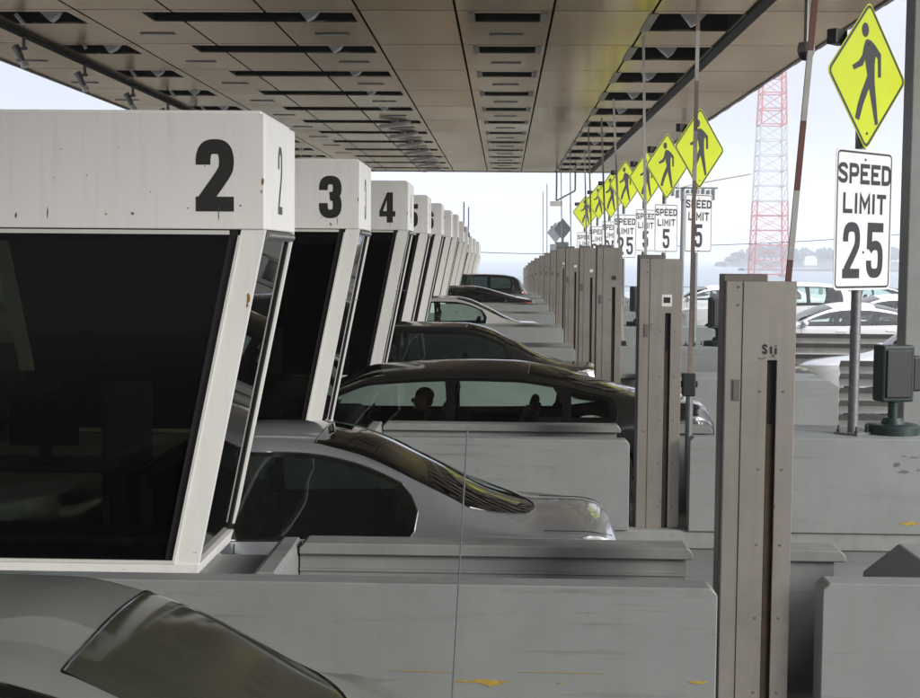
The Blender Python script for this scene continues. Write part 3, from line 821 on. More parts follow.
# island, photo centre x, diamond top/bottom y, speed top/bottom y, text
sign_px = [(1, 864, 0.5, 151, 150, 290, '25', 45, 'yellow diamond walking-figure sign above SPEED LIMIT 25, the largest and closest sign'),
           (3, 699, 107, 190, 194, 252.5, '5', 45, 'diamond sign above SPEED LIMIT 5 crossed by the brownish gate arm'),
           (4, 667, 132.5, 200, 204, 252.5, '5', 45, 'diamond sign above SPEED LIMIT 5, second one from the 25 sign going away'),
           (5, 645.7, 150, 206, 209, 251.5, '5', 46, 'smaller diamond sign above SPEED LIMIT 5 with a thin arm across its middle'),
           (6, 626, 160, 209.5, 214, 258.5, '25', 44, 'small diamond sign above a half-hidden SPEED LIMIT 25 plate'),
           (7, 611, 171, 219, 221, 258, '25', 48, 'small diamond sign overlapped by the one with the half-hidden 25 plate'),
           (8, 599, 183, 220, 226, 260, '25', 40, 'small diamond sign third from the far end of the sign row'),
           (9, 586.5, 195, 230, 232, 262, '5', 38, 'far small diamond sign, last yellow one of the row')]
for i, px, dt, db, st, sb, sp, rz, lab in sign_px:
    D = ISL[i] + .32
    z = [px2w(px, y, D).z for y in (dt, db, st, sb)]
    make_sign(i, 1, rz, sp, px2w(px, 200, D).x, z, lab, i > 1)
for i, px, dt, db, st, sb in ((11, 563, 218, 240, 242, 262), (12, 556.5, 222, 243, 244, 262)):
    D = ISL[i] + .32
    z = [px2w(px, y, D).z for y in (dt, db, st, sb)]
    make_sign(i, 1, -38, '5', px2w(px, 200, D).x, z, 'bare grey back of a diamond sign far beyond the yellow row, %s one' % ('nearer' if i == 11 else 'farther'), True, back=True)

# ------------------------------------------------------------------ dark lane signals on stands
def make_signal(i, px, lab):
    D = ISL[i] + .45
    p = px2w(px, 440, D); g = fz(ISL[i] + .5) + .985
    t = empty('lane_signal', (p.x, D, g), R(12), lab, 'signal lamp', 'dark lane signals on the island walls')
    mb = MB(); mb.box(-.155, .155, -.09, .11, .29, .80, bev=.02); mb.build('lamp_box', MT['green_black'], t)
    mb = MB(); mb.box(-.12, .12, -.105, -.092, .33, .76, bev=.01); mb.build('front_cover', MT['black'], t)
    mb = MB(); mb.box(.158, .25, -.05, .08, .38, .70, bev=.02); mb.build('visor', MT['black'], t)
    mb = MB(); mb.cyl((0, 0, .14), (0, 0, .29), .045, n=14); mb.cyl((0, 0, .08), (0, 0, .145), .11, .08, n=18); mb.build('stem', MT['green_black'], t, smooth=True)
    mb = MB(); mb.lathe([(.24, 0), (.24, .07), (.22, .085), (.10, .09)], 28); mb.build('base', MT['green_black'], t, smooth=True)
    return t
make_signal(1, 892, 'dark green boxed signal on a round base beside the post of the 25 sign')
make_signal(3, 716, 'dark boxed signal just left of the nearest tall cabinet')
make_signal(4, 636, 'small dark boxed signal visible right of the amber slot cabinet')

# ------------------------------------------------------------------ grey column at right edge
p = px2w(909, 200, 13.02)
t = empty('support_column', (p.x, 13.02, fz(13)), 0, 'plain grey steel column at the right edge of the view', 'column')
mb = MB(); mb.box(0, .40, 0, .28, .99, 6.62, bev=.012); mb.build('shaft', mat('column_grey', (.27, .28, .27), .5, metal=.2, var=.2, scale=2, streak=.15), t)
mb = MB(); mb.box(-.03, .43, .0, .29, 6.625, 6.69); mb.build('plinth', MT['concrete'], t)

# ------------------------------------------------------------------ guardrails beyond the crash blocks
def make_rail(i):
    D = ISL[i]; t = empty('guardrail', (fx(D) + 4.15, D + .2, fz(D + .5)), 0,
        'galvanised corrugated guardrail running right from the crash block of the %s island' % ORD[i], 'guardrail', 'guardrails on the approach side')
    def prof(zc, y):
        P = []
        for k in range(13):
            f = k / 12; P.append((y - .035 * math.cos(f * 4 * PI) , zc - .16 + .32 * f))
        return P
    for zc in (.38, .72, 1.06):
        mb = MB(); o = prof(zc, 0); mb.prism(o + [(y + .006, z) for y, z in reversed(o)], 0, 16, 'x'); mb.build('rail_beam', MT['galv_rail'], t, smooth=True)
    for k in range(9):
        mb = MB(); mb.box(.1 + k * 1.95, .25 + k * 1.95, .05, .2, -.1, 1.2, bev=.01); mb.build('rail_post', MT['galv'], t)
    return t
for i in range(2, 4): make_rail(i)

# ------------------------------------------------------------------ canopy
RH = 4.0; RZ = EYE + RH
Y0, DY = 5.86 * RH, .924 * RH
YN, YF = -24.0, 16.75 * RH
cano = empty('toll_plaza_canopy', (0, 0, RZ), 0, 'broad bronze panelled canopy roof over all the toll lanes', 'canopy')
EDG = [-2.62, -2.2, -1.78, -1.39, -1.0, -.607, -.2086, .191, .6, 1.01, 1.469]
g = .042
rows = []
k = -14
while True:
    a = Y0 + DY * k
    if a > YF: break
    if a + DY > YN: rows.append(a)
    k += 1
# slot spans, by band: (x0,x1) and slot length in y
slots = [(-2.15, -1.83, .30), (-1.52, -.64, .235), (-.132, .142, .22), (.63, .975, .45)]
def clip(a, b): return max(a, YN), min(b, YF)
def rect_minus(x0, x1, holes):
    out = []; c = x0
    for h0, h1 in sorted(holes):
        if h1 <= x0 or h0 >= x1: continue
        if h0 > c: out.append((c, h0))
        c = max(c, h1)
    if c < x1: out.append((c, x1))
    return out
band_mb = {}
def panel(b, x0, x1, y0, y1):
    y0, y1 = clip(y0, y1)
    if y1 - y0 < .03 or x1 - x0 < .02: return
    band_mb.setdefault(b, MB()).box(x0, x1, y0, y1, 0, .03)
for b, (e0, e1) in enumerate(zip(EDG, EDG[1:])):
    x0, x1 = e0 * RH + g / 2, e1 * RH - g / 2
    for a in rows:
        # row starts just before the slot
        ya = a - .12 * RH * .5
        sl = [s for s in slots if s[0] * RH < x1 and s[1] * RH > x0]
        if sl:
            s = sl[0]; sy0, sy1 = a, a + s[2] * RH
            for p0, p1 in rect_minus(x0, x1, [(s[0] * RH, s[1] * RH)]):
                panel(b, p0, p1, ya + g / 2, sy1)
            # strip before the slot
            h0, h1 = max(x0, s[0] * RH), min(x1, s[1] * RH)
            panel(b, h0, h1, ya + g / 2, sy0)
            panel(b, x0, x1, sy1 + .0005, ya + DY - g / 2)
        else:
            panel(b, x0, x1, ya + g / 2, ya + DY - g / 2)
for b, m_ in band_mb.items():
    o = m_.build('soffit_panels', MT['ceiling'], cano, loc=(0, 0, 0))
# every light recess: walls, flanges, lamp
for bi, s_ in enumerate(slots):
    for a in rows:
        y0, y1 = a, a + s_[2] * RH
        if y0 < YN or y1 > YF: continue
        x0, x1 = s_[0] * RH, s_[1] * RH
        fr = MB()
        fr.box(x0 - .012, x0 - .001, y0, y1, .031, .45); fr.box(x1 + .001, x1 + .012, y0, y1, .031, .45)
        fr.box(x0, x1, y0 - .012, y0 - .001, .031, .45); fr.box(x0, x1, y1 + .001, y1 + .012, .031, .45)
        rc = fr.build('ceiling_recess', MT['plenum'], cano)
        if bi in (2, 3):
            w = .11 if bi == 2 else .16; lf = MB()
            lf.box(x0 - w, x0 - .014, y0 - .02, y1 + .02, -.012, -.001); lf.build('flange', MT['roof_top'], rc)
            lf = MB(); lf.box(x1 + .014, x1 + w, y0 - .02, y1 + .02, -.012, -.001); lf.build('flange', MT['roof_top'], rc)
        if bi != 2:
            lm = MB(); xc = {0: -1.955, 1: -.84, 3: .80}[bi] * RH
            m = Matrix.Translation((xc, (y0 + y1) / 2 + .12, .12)) @ Matrix.Rotation(R(random.uniform(-9, 9)), 4, 'Y')
            lm.prism([(-.30, .16), (.30, .16), (.10, -.10), (-.02, -.17)], -.10, .10, 'y', m=m, bev=.004)
            if bi == 0: lm.cyl(m @ Vector((-.62, 0, .05)), m @ Vector((-.50, 0, -.14)), .035, n=8)
            lm.build('floodlight', MT['lamp_white'], rc)
        if bi == 1 and a >= Y0 + DY * 4.5:
            xc = -.83 * RH; m = Matrix.Translation((xc, a + .4, -.10)) @ Matrix.Rotation(R(-8), 4, 'Y'); mb = MB()
            mb.prism([(-.5, .03), (-.42, -.05), (.3, -.05), (.5, .02), (.46, .06), (-.4, .06)], -.12, .12, 'y', m=m, bev=.01)
            mb.cyl((xc, a + .4, -.06), (xc, a + .4, .3), .02, n=6); mb.build('luminaire', MT['lamp_white'], rc)
# flush rectangular downlights
LENS = mat('unlit_lens', (.10, .09, .08), .3)
for a in rows:
    for xc in (0, -.79, -1.59, -2.48):
        y = a + 2.25; X = xc * RH
        if y > YF - .3 or y < YN + 8: continue
        f1 = MB(); f1.box(X - .31, X + .31, y - .09, y + .09, -.014, -.001, bev=.003); dl = f1.build('downlight', MT['roof_top'], cano)
        f1 = MB(); f1.box(X - .27, X + .27, y - .055, y + .055, -.018, -.0145); f1.build('lens', LENS, dl)
# slab, edge fascia, seams backing
mb = MB(); mb.box(EDG[0] * RH, EDG[-1] * RH, YN, YF, .46, .9); mb.build('roof_slab', MT['plenum'], cano)
mb = MB(); mb.box(EDG[0] * RH - .06, EDG[0] * RH, YN - .06, YF + .06, -.03, .92); mb.box(EDG[-1] * RH, EDG[-1] * RH + .06, YN - .06, YF + .06, -.03, .92)
mb.box(EDG[0] * RH, EDG[-1] * RH, YF, YF + .06, -.03, .92); mb.box(EDG[0] * RH, EDG[-1] * RH, YN - .06, YN, -.03, .92)
mb.build('edge_fascia', MT['roof_top'], cano)
mb = MB(); mb.box(1.01 * RH - .10, 1.01 * RH + .10, YN, YF, -.05, -.002); mb.build('edge_beam', MT['seam'], cano)
# joint markers along right edge (dark/bright beads)
mb = MB()
for k in range(28):
    y = 3 + k * 2.3
    if y < YF: mb.box(EDG[-1] * RH + .061, EDG[-1] * RH + .075, y, y + 1.1, -.03, .06)
mb.build('edge_gutter_clips', MT['seam'], cano)
# conduit on the left and floodlights hanging from it
t = empty('ceiling_conduit', (-2.2 * RH, 0, RZ), 0, 'long dark conduit pipe fixed under the left part of the canopy', 'pipe')
mb = MB(); mb.cyl((0, YN, -.06), (0, YF, -.06), .05, n=10); mb.build('pipe', MT['seam'], t, smooth=True)
for k, (px, py) in enumerate([(12, 32), (76, 60), (124, 82), (160, 98), (190, 111)]):
    D = 1400 * RH / (254 - py - 2)
    t = empty('hanging_floodlight', (-2.2 * RH + .05, D, RZ - .11), 0,
              'small floodlight on a bent bracket under the left conduit, %s from the left' % ['first', 'second', 'third', 'fourth', 'fifth'][k], 'floodlight', 'floodlights under the left conduit')
    mb = MB(); mb.cyl((0, 0, -.22), (0, 0, 0), .035, n=8); mb.cyl((-.12, 0, -.22), (.06, 0, -.2), .03, n=8); mb.build('bracket', MT['stainless_dark'], t)
    mb = MB(); mb.cyl((-.16, 0, -.16), (-.02, 0, -.44), .075, .055, n=12); mb.build('lamp_head', MT['steel_grey'], t, smooth=True)
    mb = MB(); mb.cyl((-.02, 0, -.44), (0.03, 0, -.54), .06, .085, n=12); mb.build('lamp_hood', MT['lamp_white'], t, smooth=True)
# dome camera near right edge
D = 17.2; p = px2w(806, 50, D)
t = empty('dome_camera', (p.x, D, p.z), 0, 'round dome camera hanging on a short stem under the right canopy edge', 'camera')
mb = MB(); mb.cyl((0, 0, .02), (0, 0, RZ - p.z), .03, n=10); mb.build('stem', MT['stainless_dark'], t)
mb = MB(); mb.lathe([(.03, .10), (.09, .085), (.105, .02), (.105, -.03)], 20); mb.build('housing', MT['steel_grey'], t, smooth=True)
mb = MB(); mb.ball((0, 0, -.035), .095, sub=3); mb.build('dome', MT['black'], t, smooth=True)
# floodlight gantry beyond the far roof edge
D = YF + 1.2; p = px2w(566, 176, D)
t = empty('floodlight_frame', (p.x, D, p.z), 0, 'angular floodlight frame hanging past the far end of the canopy', 'floodlight')
mb = MB()
mb.bar((-.45, 0, .3), (-.45, 0, -1.2), .08); mb.bar((.45, 0, .3), (.45, 0, -.7), .08); mb.bar((-.45, 0, -1.2), (.45, 0, -.7), .08); mb.bar((-.45, -1.2, .3), (-.45, .1, .3), .08); mb.bar((.45, -1.2, .3), (.45, .1, .3), .08)
mb.build('frame', MT['galv'], t)
mb = MB(); mb.box(-.75, -.15, -.15, .15, -1.45, -1.2, bev=.03); mb.build('lamp_head', MT['lamp_white'], t)

# ------------------------------------------------------------------ antennas on far booths
for i, px, y0, y1 in ((7, 463.8, 222, 202), (8, 468.5, 228, 207)):
    D = ISL[i] + .9; p = px2w(px, y0 + 2, D); q = px2w(px, y1, D)
    t = empty('antenna', p, 0, 'thin grey rod antenna on the roof of booth %d' % (i + 2), 'antenna', 'rod antennas on far booths')
    mb = MB(); mb.cyl((0, 0, -.2), (0, 0, q.z - p.z), .022, n=8); mb.build('rod', MT['galv'], t)
    mb = MB(); mb.cyl((0, 0, -.25), (0, 0, -.1), .05, n=8); mb.build('mount', MT['black'], t)

# ------------------------------------------------------------------ cars
def pch(xs, ys_):
    """monotone cubic through the points"""
    n = len(xs); d = [(ys_[i + 1] - ys_[i]) / (xs[i + 1] - xs[i]) for i in range(n - 1)]
    m = [d[0]] + [0 if d[i - 1] * d[i] <= 0 else 2 * d[i - 1] * d[i] / (d[i - 1] + d[i]) for i in range(1, n - 1)] + [d[-1]]
    def f(x):
        x = max(xs[0], min(xs[-1], x)); i = 0
        while i < n - 2 and x > xs[i + 1]: i += 1
        h = xs[i + 1] - xs[i]; t = (x - xs[i]) / h
        return (2 * t ** 3 - 3 * t ** 2 + 1) * ys_[i] + (t ** 3 - 2 * t ** 2 + t) * h * m[i] + (-2 * t ** 3 + 3 * t ** 2) * ys_[i + 1] + (t ** 3 - t ** 2) * h * m[i + 1]
    return f
def P2(l): return pch([a for a, b in l], [b for a, b in l])

class Shell:
    def __init__(s, sp):
        s.L = sp['L']; s.zt = P2(sp['zt']); s.wr = P2(sp['wr']); s.wb = P2(sp['wb']); s.zb = P2(sp['zb']); s.cr = P2(sp['cr'])
        s.cache = {}
    def ctrl(s, x):
        k = round(x, 4)
        if k in s.cache: return s.cache[k]
        zt, wr, wb, zb, cr = s.zt(x), s.wr(x), s.wb(x), s.zb(x), s.cr(x)
        zr = zt - cr; zb = min(zb, zr - .015)
        wm = wb + .03; zm = min(.64, zb - .06)
        e = min(x, s.L - x)                       # ends tuck under
        zk = .20 + .10 * max(0, 1 - e / .5)
        c = [(0, zt), (wr * .62, zt - cr * .30), (wr, zr), ((wr + wb) / 2 + .022 * min(1, (zr - zb) / .3), (zr + zb) / 2), (wb, zb), (wm, zm), (wm - .02, .36), (wm - .10, zk)]
        s.cache[k] = c; return c
    VS = [0, .6, 1, 1.5, 2, 2.6, 3.3, 3.6]
    def sec(s, x, v):
        a = abs(v); c = s.ctrl(x); VS = s.VS
        i = 0
        while i < len(VS) - 2 and a > VS[i + 1]: i += 1
        h = VS[i + 1] - VS[i]; t = (a - VS[i]) / h
        def tan(j, q):
            if j == 0: return 0 if q == 1 else (c[1][0] - c[0][0]) / (VS[1] - VS[0])
            if j == len(c) - 1: return (c[j][q] - c[j - 1][q]) / (VS[j] - VS[j - 1])
            return (c[j + 1][q] - c[j - 1][q]) / (VS[j + 1] - VS[j - 1])
        r = []
        for q in (0, 1):
            r.append((2 * t ** 3 - 3 * t ** 2 + 1) * c[i][q] + (t ** 3 - 2 * t ** 2 + t) * h * tan(i, q) + (-2 * t ** 3 + 3 * t ** 2) * c[i + 1][q] + (t ** 3 - t ** 2) * h * tan(i + 1, q))
        return (r[0] if v >= 0 else -r[0], r[1])
    def P(s, x, v, off=0):
        y, z = s.sec(x, v)
        return Vector((x, y, z))
    def v_at(s, x, z, lo, hi):
        for _ in range(28):
            m = (lo + hi) / 2
            if s.sec(x, m)[1] > z: lo = m
            else: hi = m
        return (lo + hi) / 2

def inpoly(x, y, poly):
    c = False; j = len(poly) - 1
    for i in range(len(poly)):
        xi, yi = poly[i]; xj, yj = poly[j]
        if (yi > y) != (yj > y) and x < (xj - xi) * (y - yi) / (yj - yi) + xi: c = not c
        j = i
    return c
def densify(poly, step=.05):
    out = []
    for i in range(len(poly)):
        a = Vector(poly[i]); b = Vector(poly[(i + 1) % len(poly)])
        n = max(1, int((b - a).length / step))
        for k in range(n): out.append(tuple(a.lerp(b, k / n)))
    return out
KV = .38
def side_poly(sh, pts, lo=1.03, hi=1.98):
    return [(x, sh.v_at(x, z, lo, hi) * KV) for x, z in pts]

def car_meshes(sp):
    sh = Shell(sp); L = sp['L']
    # ---- outlines in (x, v*KV)
    def dlo(x0, x1, top=.045, bot=.035, rear=.10, front=None):
        """side glass between x0 and x1 following roof rail and belt"""
        n = 26; T = []; B = []
        for k in range(n + 1):
            x = x0 + (x1 - x0) * k / n
            zr = sh.zt(x) - sh.cr(x) - top; zb = sh.zb(x) + bot
            if zr - zb < .012: continue
            T.append((x, zr)); B.append((x, zb))
        # round rear end
        xe = T[-1][0]; zr, zb = T[-1][1], B[-1][1]
        if zr - zb > .06:
            mid = [(xe + rear * .55, zr - (zr - zb) * .22), (xe + rear, zr - (zr - zb) * .5), (xe + rear * .85, zb + (zr - zb) * .15), (xe + rear * .5, zb)]
        else: mid = []
        return T + mid + B[::-1]
    a, b_ = sp['dlo']
    D0 = densify(dlo(a, b_, .035, .012, sp.get('rear', .1)), .08)
    panes = []
    for (p, q, rr) in sp['panes']:
        panes.append(densify(dlo(p, q, .062, .035, rr), .08))
    polys = {}
    for sgn in (1, -1):
        polys['dlo%d' % sgn] = [(x, v * sgn) for x, v in side_poly(sh, D0)]
        for k, pn in enumerate(panes): polys['pane%d_%d' % (k, sgn)] = [(x, v * sgn) for x, v in side_poly(sh, pn)]
        for k, (wx) in enumerate(sp['wheels']):
            r = sp.get('arch', .37); pts = []
            for q in range(0, 25):
                an = PI * q / 24; pts.append((wx - r * math.cos(an), .335 + r * math.sin(an)))
            pp = [(x, sh.v_at(x, z, 2.0, 3.6) * KV * sgn) for x, z in pts]
            pp += [(wx + r, 3.62 * KV * sgn), (wx - r, 3.62 * KV * sgn)]
            polys['arch%d_%d' % (k, sgn)] = pp
        tz0, tz1, tl = sp['tail']
        def cl(x, z): return (x, sh.v_at(x, min(z, sh.zb(x) + .04), 1.2, 3.3) * KV * sgn)
        polys['tail%d' % sgn] = [cl(x, z) for x, z in densify([(L - tl, (tz0 + tz1) / 2 + .02), (L - tl * .6, tz1), (L - .02, tz1 - .03), (L - .005, tz0), (L - tl * .6, tz0)], .08)]
        hz0, hz1 = sp.get('head', (.56, .70))
        polys['head%d' % sgn] = [cl(x, z) for x, z in densify([(.02, hz0), (.02, hz0 + .08), (.35, hz1), (.62, hz1 + .05), (.5, hz0 + .06)], .08)]
    vm = .90
    def arcrow(x, c, v0, v1, n=16): return [(x + c * ((v0 + (v1 - v0) * k / n) / vm) ** 2, (v0 + (v1 - v0) * k / n) * KV) for k in range(n + 1)]
    w0, w1 = sp['wind']; r0, r1 = sp['back']
    rb = sp.get('backround', .30)
    polys['wind'] = arcrow(w0, .16, -vm, vm) + arcrow(w1, .07, vm, -vm)
    def back_poly(e):
        vv = vm + e / .6
        def row(x, c, v0, v1, n=20): return [(x + c * abs((v0 + (v1 - v0) * k / n) / vv) ** 2.6, (v0 + (v1 - v0) * k / n) * KV) for k in range(n + 1)]
        return row(r0 - e, -.02, -vv, vv) + row(r1 + e, -rb, vv, -vv)
    polys['back'] = back_poly(0); 
    # ---- grid points
    pts = []; vlim = 3.6
    nx = int(L / .055); xs_ = [L * k / nx for k in range(nx + 1)] + [.015, .035, .09, .13, L - .015, L - .035, L - .09]
    vs_ = [-vlim + 2 * vlim * k / 84 for k in range(85)]
    outl = [p for pl in polys.values() for p in pl]
    cell = {}
    for p in outl: cell.setdefault((int(p[0] / .03), int(p[1] // .03)), []).append(p)
    def near(x, y):
        i, j = int(x / .03), int(y // .03)
        for di in (-1, 0, 1):
            for dj in (-1, 0, 1):
                for q in cell.get((i + di, j + dj), ()):
                    if abs(q[0] - x) < .014 and abs(q[1] - y) < .010: return True
        return False
    edge = {0, L}
    for x in xs_:
        for v in vs_:
            if x in edge or abs(v) == vlim or not near(x, v * KV): pts.append((x, v * KV))
    cons = []
    for pl in polys.values():
        n0 = len(pts); pts += pl; cons += [(n0 + k, n0 + (k + 1) % len(pl)) for k in range(len(pl))]
    vo, eo, fo, *_ = geometry.delaunay_2d_cdt([Vector(p) for p in pts], cons, [], 0, 1e-5)
    bb = {k: (min(p[0] for p in pl), max(p[0] for p in pl), min(p[1] for p in pl), max(p[1] for p in pl)) for k, pl in polys.items()}
    order = ['arch0_1', 'arch1_1', 'arch0_-1', 'arch1_-1'] + ['pane%d_%d' % (k, s_) for k in range(len(panes)) for s_ in (1, -1)] + ['dlo1', 'dlo-1', 'tail1', 'tail-1', 'head1', 'head-1', 'wind', 'back']
    P3 = [sh.P(min(max(v.x, 0), L), max(-3.6, min(3.6, v.y / KV))) for v in vo]
    groups = {}
    for f in fo:
        cx = sum(vo[i].x for i in f) / len(f); cy = sum(vo[i].y for i in f) / len(f)
        if abs(cy) > 3.6 * KV or cx < 0 or cx > L: continue
        key = 'body'
        for k in order:
            B = bb[k]
            if B[0] <= cx <= B[1] and B[2] <= cy <= B[3] and inpoly(cx, cy, polys[k]): key = k; break
        groups.setdefault(key, []).append(f)
    out = {}
    for key, fs in groups.items():
        if key.startswith('arch'): continue
        idx = {}; vv = []; ff = []
        for f in fs:
            g_ = []
            for i in f:
                if i not in idx: idx[i] = len(vv); vv.append(P3[i])
                g_.append(idx[i])
            ff.append(g_)
        if key == 'body':
            # close nose and tail
            for xe, rev in ((0, True), (L, False)):
                ring = [i for i in range(len(vo)) if abs(vo[i].x - xe) < 1e-6 and abs(vo[i].y) <= 3.6 * KV + 1e-6]
                ring.sort(key=lambda i: vo[i].y)
                g_ = []
                for i in ring:
                    if i not in idx: idx[i] = len(vv); vv.append(P3[i])
                    g_.append(idx[i])
                c = sum((vv[i] for i in g_), Vector()) / len(g_); c.x = xe + (-.02 if rev else .02)
                ci = len(vv); vv.append(c)
                for a_, b2 in zip(g_, g_[1:]): ff.append([ci, a_, b2] if rev else [ci, b2, a_])
                ff.append([ci, g_[-1], g_[0]] if rev else [ci, g_[0], g_[-1]])
        me = bpy.data.meshes.new('shell_' + key); me.from_pydata([tuple(v) for v in vv], [], ff); me.validate()
        bm = bmesh.new(); bm.from_mesh(me)
        if key in ('body', 'dlo1', 'dlo-1') or key.startswith('tail') or key.startswith('head'):
            bmesh.ops.recalc_face_normals(bm, faces=bm.faces)
        if key in ('dlo1', 'dlo-1'):                # sits a hair proud, gives panes an edge
            pass
        bm.to_mesh(me); bm.free()
        me.polygons.foreach_set('use_smooth', [True] * len(me.polygons)); me.update()
        out[key] = me
    # trim tubes
    for sgn in (1, -1):
        mbt = MB(); pl = [sh.P(x, v / KV) for x, v in polys['dlo%d' % sgn]]
        mbt.tube(pl + [pl[0]], .007, 6); bmesh.ops.recalc_face_normals(mbt.bm, faces=mbt.bm.faces)
        me = bpy.data.meshes.new('window_strip'); mbt.bm.to_mesh(me); mbt.bm.free(); out['strip%d' % sgn] = me
    mbt = MB(); pl = [sh.P(x, v / KV) for x, v in polys['back']]; mbt.tube(pl + [pl[0]], .007, 6)
    me = bpy.data.meshes.new('rear_strip'); mbt.bm.to_mesh(me); mbt.bm.free(); out['backstrip'] = me
    # panel gaps: doors, boot lid
    mbt = MB()
    for sgn in (1, -1):
        for gx in sp['gaps']:
            c = [sh.P(gx, sgn * (2.02 + 1.2 * k / 14)) for k in range(15)]
            mbt.tube(c, .004, 5)
        c = [sh.P(sp['gaps'][0] + (sp['gaps'][-1] - sp['gaps'][0]) * k / 20, sgn * 3.22) for k in range(21)]; mbt.tube(c, .004, 5)
    lidx = r1 + .05
    c = [sh.P(lidx + (L - .06 - lidx) * k / 10, -.95) for k in range(11)]; mbt.tube(c, .004, 5)
    c = [sh.P(lidx + (L - .06 - lidx) * k / 10, .95) for k in range(11)]; mbt.tube(c, .004, 5)
    me = bpy.data.meshes.new('panel_gaps'); mbt.bm.to_mesh(me); mbt.bm.free(); out['gaps'] = me
    out['sh'] = sh
    return out

def mk_wheel():
    t = MB(); t.lathe([(.20, -.09), (.30, -.105), (.325, -.09), (.333, -.04), (.333, .04), (.325, .09), (.30, .105), (.20, .09), (.20, -.09)], 36, cap=False)
    bmesh.ops.recalc_face_normals(t.bm, faces=t.bm.faces); me1 = bpy.data.meshes.new('tyre'); t.bm.to_mesh(me1); t.bm.free(); me1.materials.append(MT['tyre'])
    r = MB(); r.lathe([(.205, -.085), (.205, .085), (.19, .085), (.185, -.02), (.06, .0), (.05, .05), (.0001, .055)], 36, cap=False)
    for k in range(10):
        m = Matrix.Rotation(2 * PI * k / 10, 4, 'Z'); r.box(.04, .20, -.016, .016, .045, .07, m=m)
    bmesh.ops.recalc_face_normals(r.bm, faces=r.bm.faces); me2 = bpy.data.meshes.new('rim'); r.bm.to_mesh(me2); r.bm.free(); me2.materials.append(MT['rim'])
    return me1, me2
WHEEL = mk_wheel()
TYPES = {}
SPEC = {
 # low silver saloon with long rear glass
 'saloon': dict(L=4.86, zt=[(0, .56), (.04, .66), (.12, .73), (.35, .80), (.85, .89), (1.30, .96), (1.42, 1.0), (1.75, 1.21), (2.1, 1.38), (2.5, 1.455), (2.85, 1.45), (3.15, 1.40), (3.6, 1.21), (4.1, .97), (4.35, .905), (4.62, .90), (4.76, .88), (4.83, .84), (4.86, .76)],
   wr=[(0, .40), (.12, .52), (.35, .60), (1.35, .69), (2.1, .60), (2.85, .59), (3.5, .60), (4.2, .67), (4.7, .66), (4.86, .56)],
   cr=[(0, .03), (.5, .035), (1.3, .05), (2.1, .07), (3.0, .075), (3.8, .07), (4.3, .035), (4.86, .03)],
   wb=[(0, .56), (.05, .64), (.15, .72), (.45, .80), (1.2, .87), (2.5, .895), (3.8, .885), (4.4, .84), (4.7, .77), (4.82, .70), (4.86, .63)],
   zb=[(0, .50), (.15, .62), (.5, .73), (1.35, .82), (2.4, .82), (3.6, .845), (4.2, .85), (4.7, .82), (4.86, .70)],
   dlo=(1.62, 3.48), rear=.10, panes=[(1.78, 2.42, .02), (2.50, 3.44, .07)], wheels=(.92, 3.85), wind=(1.36, 2.16), back=(2.93, 4.32), backround=.42, tail=(.74, .86, .34), gaps=(1.48, 2.46, 3.42)),
 # dark fastback with small quarter window
 'fastback': dict(L=4.9, zt=[(0, .58), (.04, .68), (.12, .75), (.35, .82), (.85, .91), (1.25, .98), (1.38, 1.02), (1.7, 1.19), (2.1, 1.345), (2.55, 1.405), (2.95, 1.40), (3.35, 1.345), (3.8, 1.23), (4.25, 1.11), (4.5, 1.06), (4.72, 1.03), (4.82, .985), (4.9, .84)],
   wr=[(0, .40), (.12, .52), (.35, .60), (1.35, .69), (2.1, .60), (2.85, .59), (3.5, .60), (4.2, .66), (4.7, .66), (4.9, .58)],
   cr=[(0, .03), (.5, .035), (1.3, .06), (2.1, .11), (3.0, .12), (3.8, .09), (4.4, .04), (4.9, .03)],
   wb=[(0, .56), (.05, .64), (.15, .72), (.45, .80), (1.2, .87), (2.5, .90), (3.8, .90), (4.4, .86), (4.7, .80), (4.84, .73), (4.9, .65)],
   zb=[(0, .52), (.15, .64), (.5, .75), (1.35, .88), (2.4, .90), (3.6, .93), (4.2, .95), (4.7, .92), (4.9, .78)],
   dlo=(1.35, 3.98), rear=.04, panes=[(1.55, 2.42, .02), (2.52, 3.36, .10), (3.55, 3.92, .02)], wheels=(.93, 3.86), wind=(1.30, 2.12), back=(3.12, 4.32), backround=.30, tail=(.86, .99, .34), gaps=(1.45, 2.47, 3.50)),
 'suv': dict(L=4.7, zt=[(0, .70), (.04, .84), (.12, .92), (.35, 1.0), (.85, 1.07), (1.15, 1.12), (1.28, 1.16), (1.6, 1.40), (1.95, 1.60), (2.3, 1.67), (3.0, 1.70), (3.7, 1.68), (4.1, 1.62), (4.3, 1.50), (4.5, 1.22), (4.62, 1.05), (4.68, .95), (4.7, .85)],
   wr=[(0, .42), (.12, .55), (.35, .64), (1.25, .72), (2.0, .64), (3.6, .64), (4.2, .62), (4.7, .62)],
   cr=[(0, .03), (1.2, .05), (2.1, .06), (3.6, .06), (4.2, .06), (4.7, .03)],
   wb=[(0, .58), (.05, .68), (.15, .77), (.45, .85), (1.2, .90), (2.5, .92), (3.9, .91), (4.4, .86), (4.62, .80), (4.7, .72)],
   zb=[(0, .62), (.15, .78), (.5, .90), (1.25, 1.03), (2.4, 1.06), (3.6, 1.10), (4.2, 1.10), (4.5, 1.02), (4.7, .78)],
   dlo=(1.35, 4.05), rear=.06, panes=[(1.5, 2.28, .02), (2.38, 3.15, .02), (3.27, 3.98, .05)], wheels=(.88, 3.72), wind=(1.22, 1.98), back=(4.12, 4.52), backround=.04, tail=(.86, 1.06, .28), gaps=(1.4, 2.33, 3.21)),
}
